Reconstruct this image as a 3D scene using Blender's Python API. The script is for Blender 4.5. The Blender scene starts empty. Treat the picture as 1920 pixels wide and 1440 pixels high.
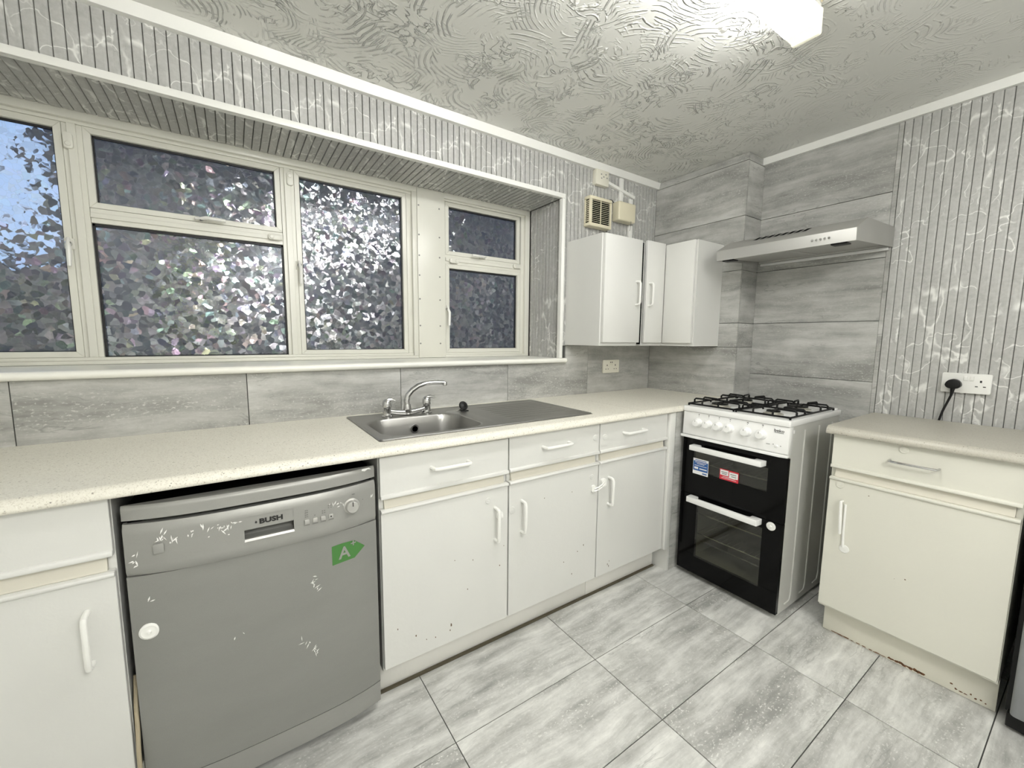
import bpy, bmesh, math, random
from mathutils import Vector, Matrix

random.seed(7)
D = bpy.data
SC = bpy.context.scene
COL = SC.collection

# ------------------------------------------------------------------ camera, world, light, exposure
def setup_camera():
    yaw, pitch, roll = (math.radians(a) for a in (-34.0324, -6.3618, 0.4987))
    F = Vector((-math.sin(yaw) * math.cos(pitch), math.cos(yaw) * math.cos(pitch), math.sin(pitch)))
    r0 = Vector((math.cos(yaw), math.sin(yaw), 0)); u0 = r0.cross(F)
    r = r0 * math.cos(roll) + u0 * math.sin(roll); u = -r0 * math.sin(roll) + u0 * math.cos(roll)
    cam = D.cameras.new('camera'); cam.sensor_width = 36; cam.sensor_fit = 'HORIZONTAL'
    cam.lens = 770.2 / 1920 * 36; cam.clip_start = 0.02
    o = D.objects.new('camera', cam); COL.objects.link(o)
    m = Matrix((r, u, -F)).transposed().to_4x4(); m.translation = (-2.4598, -1.8919, 1.2638)
    o.matrix_world = m
    SC.camera = o
setup_camera()

w = D.worlds.new('dusk_sky'); SC.world = w; w.use_nodes = True
wn = w.node_tree; wb = wn.nodes['Background']
geo = wn.nodes.new('ShaderNodeTexCoord'); sep = wn.nodes.new('ShaderNodeSeparateXYZ')
rmp = wn.nodes.new('ShaderNodeValToRGB')
wn.links.new(geo.outputs['Generated'], sep.inputs[0]); wn.links.new(sep.outputs['Z'], rmp.inputs[0])
rmp.color_ramp.elements[0].position = 0.0; rmp.color_ramp.elements[0].color = (0.52, 0.68, 0.95, 1)
rmp.color_ramp.elements[1].position = 0.7; rmp.color_ramp.elements[1].color = (0.30, 0.48, 0.85, 1)
wn.links.new(rmp.outputs[0], wb.inputs[0])
SKY_STRENGTH = 0.85
wb.inputs[1].default_value = SKY_STRENGTH
TUBE_STRENGTH = 22.0        # the fluorescent fitting's diffuser, the room's main lamp
SC.view_settings.view_transform = 'Standard'
SC.view_settings.look = 'None'
SC.view_settings.gamma = 1.0
SC.view_settings.use_curve_mapping = False
SC.view_settings.exposure = 0.46
SC.cycles.max_bounces = 10
SC.cycles.diffuse_bounces = 6
SC.cycles.glossy_bounces = 4
SC.cycles.transmission_bounces = 6
SC.cycles.transparent_max_bounces = 8
SC.cycles.sample_clamp_indirect = 6.0
SC.cycles.caustics_reflective = False
SC.cycles.caustics_refractive = False

def add_fill_light():
    # added fill light, unseen behind the viewer, to brighten the right wall
    l = D.lights.new('fill_light', 'POINT'); l.shadow_soft_size = 0.20; l.energy = 40; l.color = (1, 0.99, 0.965)
    o = D.objects.new('fill_light', l); COL.objects.link(o); o.location = (-1.95, -2.70, 2.10)
add_fill_light()

# ------------------------------------------------------------------ node helpers
class NT:
    def __init__(s, m): s.nt = m.node_tree
    def __call__(s, typ, _out=0, **kw):
        n = s.nt.nodes.new('ShaderNode' + typ)
        for k, v in kw.items():
            if k.startswith('i_'):
                key = k[2:]; key = int(key) if key.isdigit() else key.replace('_', ' ')
                s.put(n.inputs[key], v)
            else: setattr(n, k, v)
        return n.outputs[_out]
    def put(s, sock, v):
        if isinstance(v, bpy.types.NodeSocket): s.nt.links.new(v, sock)
        elif isinstance(v, (tuple, list)) and sock.type == 'RGBA' and len(v) == 3: sock.default_value = (*v, 1)
        else: sock.default_value = v
    def math(s, op, a, b=0.0, c=None, clamp=False):
        n = s.nt.nodes.new('ShaderNodeMath'); n.operation = op; n.use_clamp = clamp
        s.put(n.inputs[0], a); s.put(n.inputs[1], b)
        if c is not None: s.put(n.inputs[2], c)
        return n.outputs[0]
    def vm(s, op, a, b=None, scale=None):
        n = s.nt.nodes.new('ShaderNodeVectorMath'); n.operation = op
        s.put(n.inputs[0], a)
        if b is not None: s.put(n.inputs[1], b)
        if scale is not None: s.put(n.inputs['Scale'], scale)
        return n.outputs['Value'] if op in ('LENGTH', 'DOT_PRODUCT') else n.outputs[0]
    def xyz(s, v):
        n = s.nt.nodes.new('ShaderNodeSeparateXYZ'); s.put(n.inputs[0], v); return n.outputs
    def comb(s, x, y, z):
        n = s.nt.nodes.new('ShaderNodeCombineXYZ')
        for i, v in enumerate((x, y, z)): s.put(n.inputs[i], v)
        return n.outputs[0]
    def ramp(s, f, *stops, interp='LINEAR'):
        n = s.nt.nodes.new('ShaderNodeValToRGB'); cr = n.color_ramp; cr.interpolation = interp
        while len(cr.elements) < len(stops): cr.elements.new(0.5)
        for e, (p, c) in zip(cr.elements, stops):
            e.position = p; e.color = (c, c, c, 1) if not isinstance(c, tuple) else (*c, 1)
        s.put(n.inputs[0], f); return n.outputs[0]
    def mix(s, f, a, b, blend='MIX'):
        n = s.nt.nodes.new('ShaderNodeMix'); n.data_type = 'RGBA'; n.blend_type = blend
        s.put(n.inputs[0], f); s.put(n.inputs[6], a); s.put(n.inputs[7], b); return n.outputs[2]
    def noise(s, vec, scale, detail=3.0, rough=0.55, dist=0.0, out=0):
        return s('TexNoise', out, i_Vector=vec, i_Scale=scale, i_Detail=detail, i_Roughness=rough, i_Distortion=dist)
    def bump(s, h, strength, dist):
        return s('Bump', i_Height=h, i_Strength=strength, i_Distance=dist)
    def pos(s): return s('NewGeometry')
    def rnd(s): return s('ObjectInfo', 5)

def new_mat(name):
    m = D.materials.new(name); m.use_nodes = True
    b = m.node_tree.nodes['Principled BSDF']
    return m, NT(m), b

def setp(nt, b, **kw):
    for k, v in kw.items(): nt.put(b.inputs[k.replace('_', ' ')], v)

def plain(name, col, rough=0.5, metal=0.0, bump=None, spec=0.5):
    m, n, b = new_mat(name)
    setp(n, b, Base_Color=col, Roughness=rough, Metallic=metal)
    b.inputs['Specular IOR Level'].default_value = spec
    p = n.pos()
    f = n.noise(p, 9.0, 4)
    setp(n, b, Base_Color=n.mix(0.10, col, n.ramp(f, (0.3, tuple(c * 0.75 for c in col)), (0.7, tuple(min(1, c * 1.12) for c in col)))))
    if bump: setp(n, b, Normal=n.bump(n.noise(p, bump[0], 3), bump[1], 0.002))
    return m

def painted(name, col, rough, chips=0.0, chipcol=(0.16, 0.11, 0.07), grime=0.12):
    """brush-painted board: soft grime, orange-peel relief, a few chips"""
    m, n, b = new_mat(name); p = n.pos()
    g = n.noise(p, 3.0, 5, 0.6)
    c = n.mix(n.ramp(g, (0.35, 0.0), (0.75, grime)), col, tuple(x * 0.72 for x in col))
    if chips:
        v = n('TexVoronoi', 0, feature='F1', i_Vector=n.vm('ADD', p, n.vm('SCALE', n.noise(p, 60.0, 2, out=1), scale=0.02)), i_Scale=11.0)
        pick = n.ramp(n.noise(p, 4.2, 2), (0.56, 0.0), (0.60, 1.0))
        low = n.ramp(n.xyz(p)[2], (0.25, 1.0), (0.62, 0.35))
        k = n.math('MULTIPLY', n.math('MULTIPLY', n.math('LESS_THAN', v, chips), pick), n.math('GREATER_THAN', low, 0.4))
        c = n.mix(k, c, chipcol)
    setp(n, b, Base_Color=c, Roughness=rough)
    h = n.math('ADD', n.noise(p, 55.0, 3), n.math('MULTIPLY', n.noise(p, 9.0, 2), 1.5))
    setp(n, b, Normal=n.bump(h, 0.10, 0.004))
    return m

def stone(name, floor, dark, mid, light, contrast=1.0):
    """travertine-look porcelain, veins running along the long side of the tile"""
    m, n, b = new_mat(name); X, Y, Z = n.xyz(n.pos()); r = n.rnd()
    if floor: h, v = X, Y
    else: h, v = n.math('ADD', X, Y), Z
    off = n.math('MULTIPLY', r, 37.0)
    def at(a, c, o=0.0): return n.comb(n.math('MULTIPLY', h, a), n.math('MULTIPLY', v, c), n.math('ADD', off, o))
    warp = n.math('SUBTRACT', n.noise(at(2.2, 3.5), 1.0, 4, 0.55), 0.5)
    v2 = n.math('ADD', v, n.math('MULTIPLY', warp, 0.085))
    def at2(a, c, o=0.0): return n.comb(n.math('MULTIPLY', h, a), n.math('MULTIPLY', v2, c), n.math('ADD', off, o))
    st = n.noise(at2(2.6, 26.0), 1.0, 9, 0.70, 0.15)
    band = n.noise(at2(1.3, 8.5, 3.0), 1.0, 4, 0.55, 0.3)
    blot = n.noise(at(7.0, 12.0, 9.0), 1.0, 6, 0.65)
    s2 = n.math('ADD', n.math('ADD', n.math('MULTIPLY', st, 0.34), n.math('MULTIPLY', band, 0.40)), n.math('MULTIPLY', blot, 0.26))
    c = n.ramp(s2, (0.40, dark), (0.5, mid), (0.60, light))
    ln = n.math('ABSOLUTE', n.math('SUBTRACT', n.noise(at2(2.4, 11.0, 6.0), 1.0, 4, 0.6, 0.3), 0.5))
    lm = n.ramp(n.noise(at(3.0, 9.0, 2.0), 1.0, 2), (0.48, 0.0), (0.6, 1.0))
    c = n.mix(n.math('MULTIPLY', n.ramp(ln, (0.0, 0.55 * contrast), (0.010, 0.0)), lm), c, tuple(x * 0.7 for x in dark))
    pit = n.noise(at(95.0, 150.0), 1.0, 3, 0.6)
    pm = n.ramp(band, (0.36, 1.0), (0.52, 0.25))
    c = n.mix(n.math('MULTIPLY', n.ramp(pit, (0.58, 0.0), (0.68, 0.75)), pm), c, tuple(min(1, x * 1.15) for x in light))
    c = n.mix(n.math('MULTIPLY', n.ramp(pit, (0.30, 0.6), (0.40, 0.0)), pm), c, dark)
    tone = n.math('ADD', 0.95, n.math('MULTIPLY', n.math('FRACT', n.math('MULTIPLY', r, 7.3)), 0.10))
    c = n.vm('SCALE', c, scale=tone)
    setp(n, b, Base_Color=c, Roughness=n.ramp(st, (0.3, 0.36), (0.7, 0.48)))
    setp(n, b, Normal=n.bump(n.math('ADD', st, n.math('MULTIPLY', pit, 0.4)), 0.10, 0.003))
    return m

def marble(name, uax, vax):
    """grey marble print with white veins, repeated every panel width (0.30 m)"""
    m, n, b = new_mat(name); P = n.xyz(n.pos())
    u0 = n.math('ADD', P[uax], 20.0); v = P[vax]
    u = n.math('MULTIPLY', n.math('FRACT', n.math('DIVIDE', u0, 0.303)), 0.303)
    q = n.comb(u, v, 0.0)
    q2 = n.vm('ADD', q, n.vm('SCALE', n.vm('SUBTRACT', n.noise(q, 7.0, 4, 0.6, out=1), (0.5, 0.5, 0.5)), scale=0.055))
    mott = n.noise(q, 55.0, 5, 0.65)
    c = n.ramp(mott, (0.3, (0.385, 0.385, 0.37)), (0.7, (0.50, 0.50, 0.485)))
    big = n.noise(q, 9.0, 3)
    c = n.mix(n.ramp(big, (0.4, 0.0), (0.75, 0.4)), c, (0.56, 0.56, 0.545))
    def vein(scale, width, lo, hi, amt, sd, stretch=(1.5, 0.75, 1)):
        a = n.noise(n.vm('ADD', n.vm('MULTIPLY', q2, stretch), (sd, sd * 2, sd)), scale, 2, 0.45, 0.2)
        ridge = n.ramp(n.math('ABSOLUTE', n.math('SUBTRACT', a, 0.5)), (width * 0.15, 1.0), (width, 0.0))
        msk = n.ramp(n.noise(n.vm('ADD', q, (sd * 3, 0, sd)), 8.0, 2), (lo, 0.0), (hi, 1.0))
        return n.math('MULTIPLY', n.math('MULTIPLY', ridge, msk), amt)
    c = n.mix(vein(4.6, 0.020, 0.47, 0.58, 0.75, 1.7), c, (0.86, 0.86, 0.83))
    c = n.mix(vein(8.0, 0.012, 0.47, 0.56, 0.85, 5.1, (1.2, 1.0, 1)), c, (0.86, 0.86, 0.83))
    c = n.mix(vein(15.0, 0.010, 0.50, 0.60, 0.55, 3.3), c, (0.80, 0.80, 0.77))
    c = n.mix(vein(17.0, 0.010, 0.52, 0.62, 0.40, 9.4), c, (0.20, 0.20, 0.19))
    setp(n, b, Base_Color=c, Roughness=0.42)
    setp(n, b, Normal=n.bump(mott, 0.10, 0.002))
    return m

def laminate(name, base, dk, lt):
    m, n, b = new_mat(name); p = n.pos()
    g = n.noise(p, 260.0, 3, 0.75)
    c = n.ramp(g, (0.30, dk), (0.46, base), (0.60, base), (0.74, lt))
    sp = n('TexVoronoi', 0, feature='F1', i_Vector=p, i_Scale=120.0)
    c = n.mix(n.math('MULTIPLY', n.ramp(sp, (0.16, 1.0), (0.26, 0.0)), n.ramp(n.noise(p, 75.0, 2), (0.55, 0.0), (0.62, 0.85))), c, (0.13, 0.11, 0.085))
    c = n.mix(n.ramp(n.noise(p, 4.0, 4), (0.4, 0.0), (0.75, 0.22)), c, tuple(x * 0.78 for x in base))
    setp(n, b, Base_Color=c, Roughness=0.38)
    setp(n, b, Normal=n.bump(g, 0.06, 0.001))
    return m

def artex(name):
    """swirled, combed textured plaster, painted off-white: fans of combed arcs and torn ridges"""
    m, n, b = new_mat(name); p = n.vm('MULTIPLY', n.pos(), (1, 1, 0))
    wv = n.vm('SCALE', n.vm('SUBTRACT', n.noise(p, 4.0, 2, 0.5, out=1), (0.5, 0.5, 0.5)), scale=0.09)
    fine = n.vm('SCALE', n.vm('SUBTRACT', n.noise(p, 22.0, 2, 0.5, out=1), (0.5, 0.5, 0.5)), scale=0.007)
    def fans(scale, freq, seed, reach):
        q = n.vm('ADD', n.vm('ADD', p, wv), (seed, seed * 1.7, 0))
        vn = n.nt.nodes.new('ShaderNodeTexVoronoi'); vn.feature = 'F1'; n.put(vn.inputs['Vector'], q); vn.inputs['Scale'].default_value = scale
        cx, cy, cz = n.xyz(vn.outputs['Color'])
        ang = n.math('MULTIPLY', cx, 6.283)
        off = n.comb(n.math('MULTIPLY', n.math('COSINE', ang), reach), n.math('MULTIPLY', n.math('SINE', ang), reach), 0.0)
        d = n.vm('LENGTH', n.vm('SUBTRACT', n.vm('ADD', q, fine), n.vm('ADD', vn.outputs['Position'], off)))
        ph = n.math('MULTIPLY', n.math('ADD', d, n.math('MULTIPLY', n.noise(p, 8.0, 2, 0.5), 0.014)), n.math('MULTIPLY', freq, n.math('ADD', 0.75, n.math('MULTIPLY', cz, 0.5))))
        s = n.ramp(n.math('SINE', ph), (0.40, 0.0), (0.98, 1.0))
        rag = n.ramp(n.noise(n.vm('ADD', p, (seed * 3, 1, 0)), 13.0, 3, 0.6), (0.42, 0.0), (0.54, 1.0))
        amp = n.ramp(n.noise(n.vm('ADD', p, (seed * 2, 3, 0)), 6.0, 3), (0.48, 0.0), (0.57, 1.0))
        return n.math('MULTIPLY', n.math('MULTIPLY', s, rag), n.math('MULTIPLY', amp, n.math('ADD', 0.30, n.math('MULTIPLY', cy, 0.8))))
    h = n.math('MAXIMUM', fans(4.6, 330.0, 0.0, 0.16), fans(6.0, 400.0, 4.3, 0.12))
    torn = n.noise(n.vm('ADD', p, wv), 15.0, 3, 0.55, 0.8)
    rid = n.ramp(n.math('ABSOLUTE', n.math('SUBTRACT', torn, 0.5)), (0.0, 1.0), (0.030, 0.0))
    h = n.math('MAXIMUM', h, n.math('MULTIPLY', rid, n.ramp(n.noise(p, 6.0, 2), (0.52, 0.0), (0.60, 0.8))))
    # the coat was sanded nearly flat towards the cooker wall
    X, Y, _ = n.xyz(p)
    flat = n.ramp(n.math('ADD', n.math('MULTIPLY', X, 0.5), n.math('MULTIPLY', Y, -0.55)), (0.0, 1.0), (0.42, 0.25))
    h = n.math('MULTIPLY', h, flat)
    setp(n, b, Base_Color=(0.76, 0.76, 0.725), Roughness=0.34)
    setp(n, b, Normal=n.bump(h, 1.0, 0.012))
    return m

def brushed(name, col, rough, ax, metal=1.0, amt=0.03):
    m, n, b = new_mat(name); P = n.pos()
    sc = [600.0, 600.0, 600.0]; sc[ax] = 4.0
    f = n.noise(n.vm('MULTIPLY', P, tuple(sc)), 1.0, 2)
    setp(n, b, Base_Color=col, Metallic=metal, Roughness=n.math('ADD', rough, n.math('MULTIPLY', n.noise(P, 6.0, 4), 0.12)))
    setp(n, b, Normal=n.bump(f, amt, 0.001))
    return m

def emit(name, col, strength):
    m, n, b = new_mat(name)
    setp(n, b, Base_Color=(0.9, 0.9, 0.86), Roughness=0.35)
    nt = m.node_tree
    p = n.pos()
    b.inputs['Emission Color'].default_value = (*col, 1)
    b.inputs['Emission Strength'].default_value = strength
    return m

def film_glass(name):
    """window pane with faceted, slightly iridescent privacy film: every shard tilts its own way"""
    m, n, b = new_mat(name); nt = m.node_tree; nt.nodes.remove(b)
    X, Y, Z = n.xyz(n.pos())
    p = n.comb(X, Z, 0.0)
    pw = n.vm('ADD', p, n.vm('SCALE', n.vm('SUBTRACT', n.noise(p, 26.0, 2, 0.5, out=1), (0.5, 0.5, 0.5)), scale=0.030))
    vor = n('TexVoronoi', 1, feature='F1', i_Vector=pw, i_Scale=48.0)
    vor2 = n('TexVoronoi', 1, feature='F1', i_Vector=n.vm('ADD', pw, (3.1, 1.7, 0)), i_Scale=75.0)
    c = n.vm('ADD', n.vm('SUBTRACT', vor, (0.5, 0.5, 0.5)), n.vm('SCALE', n.vm('SUBTRACT', vor2, (0.5, 0.5, 0.5)), scale=0.45))
    N = n('NewGeometry', 1)
    flat = n.vm('MULTIPLY', c, (1.0, 0.0, 1.0))
    n1 = n.vm('NORMALIZE', n.vm('ADD', N, n.vm('SCALE', flat, scale=0.21)))
    n2 = n.vm('NORMALIZE', n.vm('ADD', N, n.vm('SCALE', flat, scale=0.60)))
    cr, cg, cb = n.xyz(vor)
    hue = n.nt.nodes.new('ShaderNodeHueSaturation')
    hue.inputs['Color'].default_value = (0.95, 0.45, 0.45, 1)
    n.put(hue.inputs['Hue'], cg)
    tint = n.mix(n.ramp(cr, (0.60, 0.12), (0.95, 0.6)), (0.92, 0.94, 1.0), hue.outputs[0])
    edge = n('TexVoronoi', 0, feature='DISTANCE_TO_EDGE', i_Vector=pw, i_Scale=48.0)
    gl = nt.nodes.new('ShaderNodeBsdfGlossy'); n.put(gl.inputs['Color'], tint); gl.inputs['Roughness'].default_value = 0.10
    nt.links.new(n1, gl.inputs['Normal'])
    rf = nt.nodes.new('ShaderNodeBsdfRefraction'); rf.inputs['Color'].default_value = (0.86, 0.9, 0.95, 1)
    rf.inputs['IOR'].default_value = 1.22; rf.inputs['Roughness'].default_value = 0.22
    nt.links.new(n2, rf.inputs['Normal'])
    df = nt.nodes.new('ShaderNodeBsdfDiffuse'); df.inputs['Color'].default_value = (0.5, 0.52, 0.56, 1)
    mx = nt.nodes.new('ShaderNodeMixShader'); nt.links.new(rf.outputs[0], mx.inputs[1]); nt.links.new(gl.outputs[0], mx.inputs[2])
    n.put(mx.inputs[0], n.ramp(cb, (0.2, 0.09), (0.9, 0.27)))
    mx2 = nt.nodes.new('ShaderNodeMixShader'); nt.links.new(mx.outputs[0], mx2.inputs[1]); nt.links.new(df.outputs[0], mx2.inputs[2])
    n.put(mx2.inputs[0], n.ramp(edge, (0.0, 0.22), (0.05, 0.05)))
    nt.links.new(mx2.outputs[0], nt.nodes['Material Output'].inputs[0])
    return m

def clear_glass(name, tint, gloss):
    m, n, b = new_mat(name); nt = m.node_tree; nt.nodes.remove(b)
    t = nt.nodes.new('ShaderNodeBsdfTransparent'); t.inputs[0].default_value = (*tint, 1)
    g = nt.nodes.new('ShaderNodeBsdfGlossy'); g.inputs['Roughness'].default_value = 0.06
    g.inputs['Color'].default_value = (1, 1, 1, 1)
    mx = nt.nodes.new('ShaderNodeMixShader'); mx.inputs[0].default_value = gloss
    nt.links.new(t.outputs[0], mx.inputs[1]); nt.links.new(g.outputs[0], mx.inputs[2])
    nt.links.new(mx.outputs[0], nt.nodes['Material Output'].inputs[0])
    return m

def foliage(name, c1, c2):
    m, n, b = new_mat(name)
    setp(n, b, Base_Color=n.ramp(n.noise(n.pos(), 14.0, 3), (0.35, c1), (0.65, c2)), Roughness=0.6)
    return m

def bricks(name):
    m, n, b = new_mat(name); X, Y, Z = n.xyz(n.pos())
    br = n('TexBrick', 0, i_Vector=n.comb(X, Z, 0.0), i_Color1=(0.055, 0.05, 0.055), i_Color2=(0.075, 0.065, 0.065), i_Mortar=(0.09, 0.09, 0.095), i_Scale=4.5)
    setp(n, b, Base_Color=br, Roughness=0.9)
    return m

def silver(name, col):
    """silver-grey painted steel front with faint smears"""
    m, n, b = new_mat(name); p = n.pos()
    f = n.noise(n.vm('MULTIPLY', p, (3, 3, 9)), 1.0, 5, 0.6)
    c = n.mix(n.ramp(f, (0.35, 0.0), (0.75, 0.35)), col, tuple(x * 0.78 for x in col))
    fine = n.noise(p, 900.0, 1)
    c = n.mix(n.ramp(fine, (0.4, 0.12), (0.6, 0.0)), c, tuple(x * 0.6 for x in col))
    setp(n, b, Base_Color=c, Metallic=0.35, Roughness=n.ramp(f, (0.3, 0.36), (0.7, 0.5)))
    return m

M = {}
M['cab'] = painted('cabinet_white_paint', (0.70, 0.70, 0.675), 0.38)
M['cab_cream'] = painted('cabinet_cream_paint', (0.70, 0.69, 0.615), 0.36)
M['rail'] = painted('cabinet_rail_paint', (0.70, 0.67, 0.585), 0.45)
M['edge'] = painted('raw_board_edge', (0.52, 0.50, 0.40), 0.6)
M['plinth'] = painted('plinth_paint', (0.80, 0.79, 0.75), 0.45)
M['plinth_worn'] = painted('worn_plinth_paint', (0.74, 0.72, 0.63), 0.5, grime=0.3)
M['handle'] = plain('white_handle_enamel', (0.86, 0.86, 0.83), 0.28)
M['frame'] = painted('window_gloss_paint', (0.74, 0.735, 0.67), 0.30, grime=0.2)
M['trim'] = painted('white_trim_paint', (0.86, 0.86, 0.83), 0.35, grime=0.05)
M['sill'] = painted('sill_gloss_paint', (0.88, 0.875, 0.82), 0.28, grime=0.15)
M['gasket'] = plain('black_gasket', (0.012, 0.012, 0.014), 0.5)
M['grout'] = plain('dark_grey_grout', (0.07, 0.07, 0.066), 0.85)
M['wtile'] = stone('grey_wall_tile', False, (0.27, 0.27, 0.255), (0.42, 0.42, 0.40), (0.56, 0.56, 0.54))
M['ftile'] = stone('grey_floor_tile', True, (0.31, 0.31, 0.295), (0.55, 0.55, 0.53), (0.80, 0.80, 0.775), 0.7)
M['mar_back'] = marble('fluted_marble_back', 0, 2)
M['mar_soffit'] = marble('fluted_marble_soffit', 0, 1)
M['mar_side'] = marble('fluted_marble_side', 1, 2)
M['worktop'] = laminate('beige_speckled_laminate', (0.80, 0.775, 0.69), (0.47, 0.43, 0.35), (0.93, 0.92, 0.86))
M['worktop_r'] = laminate('grey_beige_laminate', (0.47, 0.45, 0.39), (0.33, 0.31, 0.26), (0.60, 0.58, 0.52))
M['ceiling'] = artex('textured_plaster')
M['plaster'] = plain('room_emulsion', (0.82, 0.82, 0.79), 0.7)
M['silver'] = silver('silver_grey_front', (0.305, 0.305, 0.29))
M['silver_l'] = silver('silver_grey_light', (0.365, 0.365, 0.345))
M['fridge'] = silver('fridge_grey', (0.30, 0.31, 0.32))
M['side'] = plain('silver_side_panel', (0.56, 0.56, 0.53), 0.5)
M['steel'] = brushed('brushed_steel', (0.54, 0.535, 0.515), 0.42, 1, metal=0.75)
M['sink'] = brushed('sink_steel', (0.40, 0.395, 0.38), 0.30, 0)
M['chrome'] = plain('chrome', (0.60, 0.60, 0.60), 0.05, 1.0)
M['enamel'] = plain('white_enamel', (0.86, 0.86, 0.85), 0.18)
M['plastic'] = plain('white_plastic', (0.84, 0.84, 0.81), 0.3)
M['cream'] = plain('aged_cream_plastic', (0.76, 0.71, 0.54), 0.4)
M['ivory'] = plain('ivory_plastic', (0.78, 0.76, 0.66), 0.35)
M['black'] = plain('black_plastic', (0.010, 0.010, 0.010), 0.4, spec=0.25)
M['iron'] = plain('black_cast_iron', (0.006, 0.006, 0.006), 0.45, spec=0.2)
M['dark'] = plain('dark_void', (0.004, 0.004, 0.004), 0.9, spec=0.05)
M['blackglass'] = plain('black_glass', (0.003, 0.003, 0.003), 0.08, spec=0.15)
M['ovenglass'] = clear_glass('oven_window_glass', (0.66, 0.66, 0.60), 0.05)
M['oven'] = plain('oven_enamel', (0.34, 0.34, 0.30), 0.4)
M['rack'] = plain('rack_wire', (0.75, 0.75, 0.72), 0.2, 1.0)
M['burner'] = plain('burner_aluminium', (0.60, 0.58, 0.52), 0.35, 0.6)
M['green'] = plain('green_sticker', (0.06, 0.20, 0.045), 0.5)
M['blue'] = plain('blue_sticker', (0.02, 0.10, 0.32), 0.4)
M['red'] = plain('red_sticker', (0.55, 0.02, 0.04), 0.4)
M['paper'] = plain('white_sticker', (0.82, 0.82, 0.82), 0.5)
M['ink'] = plain('black_print', (0.015, 0.015, 0.015), 0.5)
M['greyink'] = plain('grey_print', (0.22, 0.22, 0.21), 0.5)
M['splash'] = plain('white_paint_splash', (0.88, 0.88, 0.86), 0.5)
M['chip'] = plain('bare_brown_chip', (0.13, 0.085, 0.05), 0.8)
M['rust'] = plain('flaked_rusty_board', (0.16, 0.075, 0.035), 0.85)
M['hose'] = plain('beige_hose', (0.42, 0.36, 0.25), 0.5)
M['diffuser'] = emit('lit_prismatic_diffuser', (1.0, 0.995, 0.97), TUBE_STRENGTH)
M['diffuser_end'] = emit('dim_diffuser_end', (1.0, 0.98, 0.80), 0.55)
M['endcap'] = emit('lit_end_cap', (1.0, 0.95, 0.62), 0.30)
M['film'] = film_glass('faceted_privacy_film')
M['pane_edge'] = clear_glass('pane_glass', (0.95, 0.97, 0.97), 0.03)
M['brick'] = bricks('dark_brick')
M['leaf_y'] = foliage('yellow_green_leaf', (0.10, 0.14, 0.03), (0.32, 0.36, 0.08))
M['leaf_d'] = foliage('dark_leaf', (0.02, 0.035, 0.02), (0.05, 0.08, 0.035))
M['bark'] = plain('bark', (0.05, 0.035, 0.025), 0.9)
M['soil'] = plain('garden_paving', (0.06, 0.06, 0.06), 0.9)
M['skirt'] = plain('dirty_brown_edge', (0.10, 0.085, 0.055), 0.7)

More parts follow.
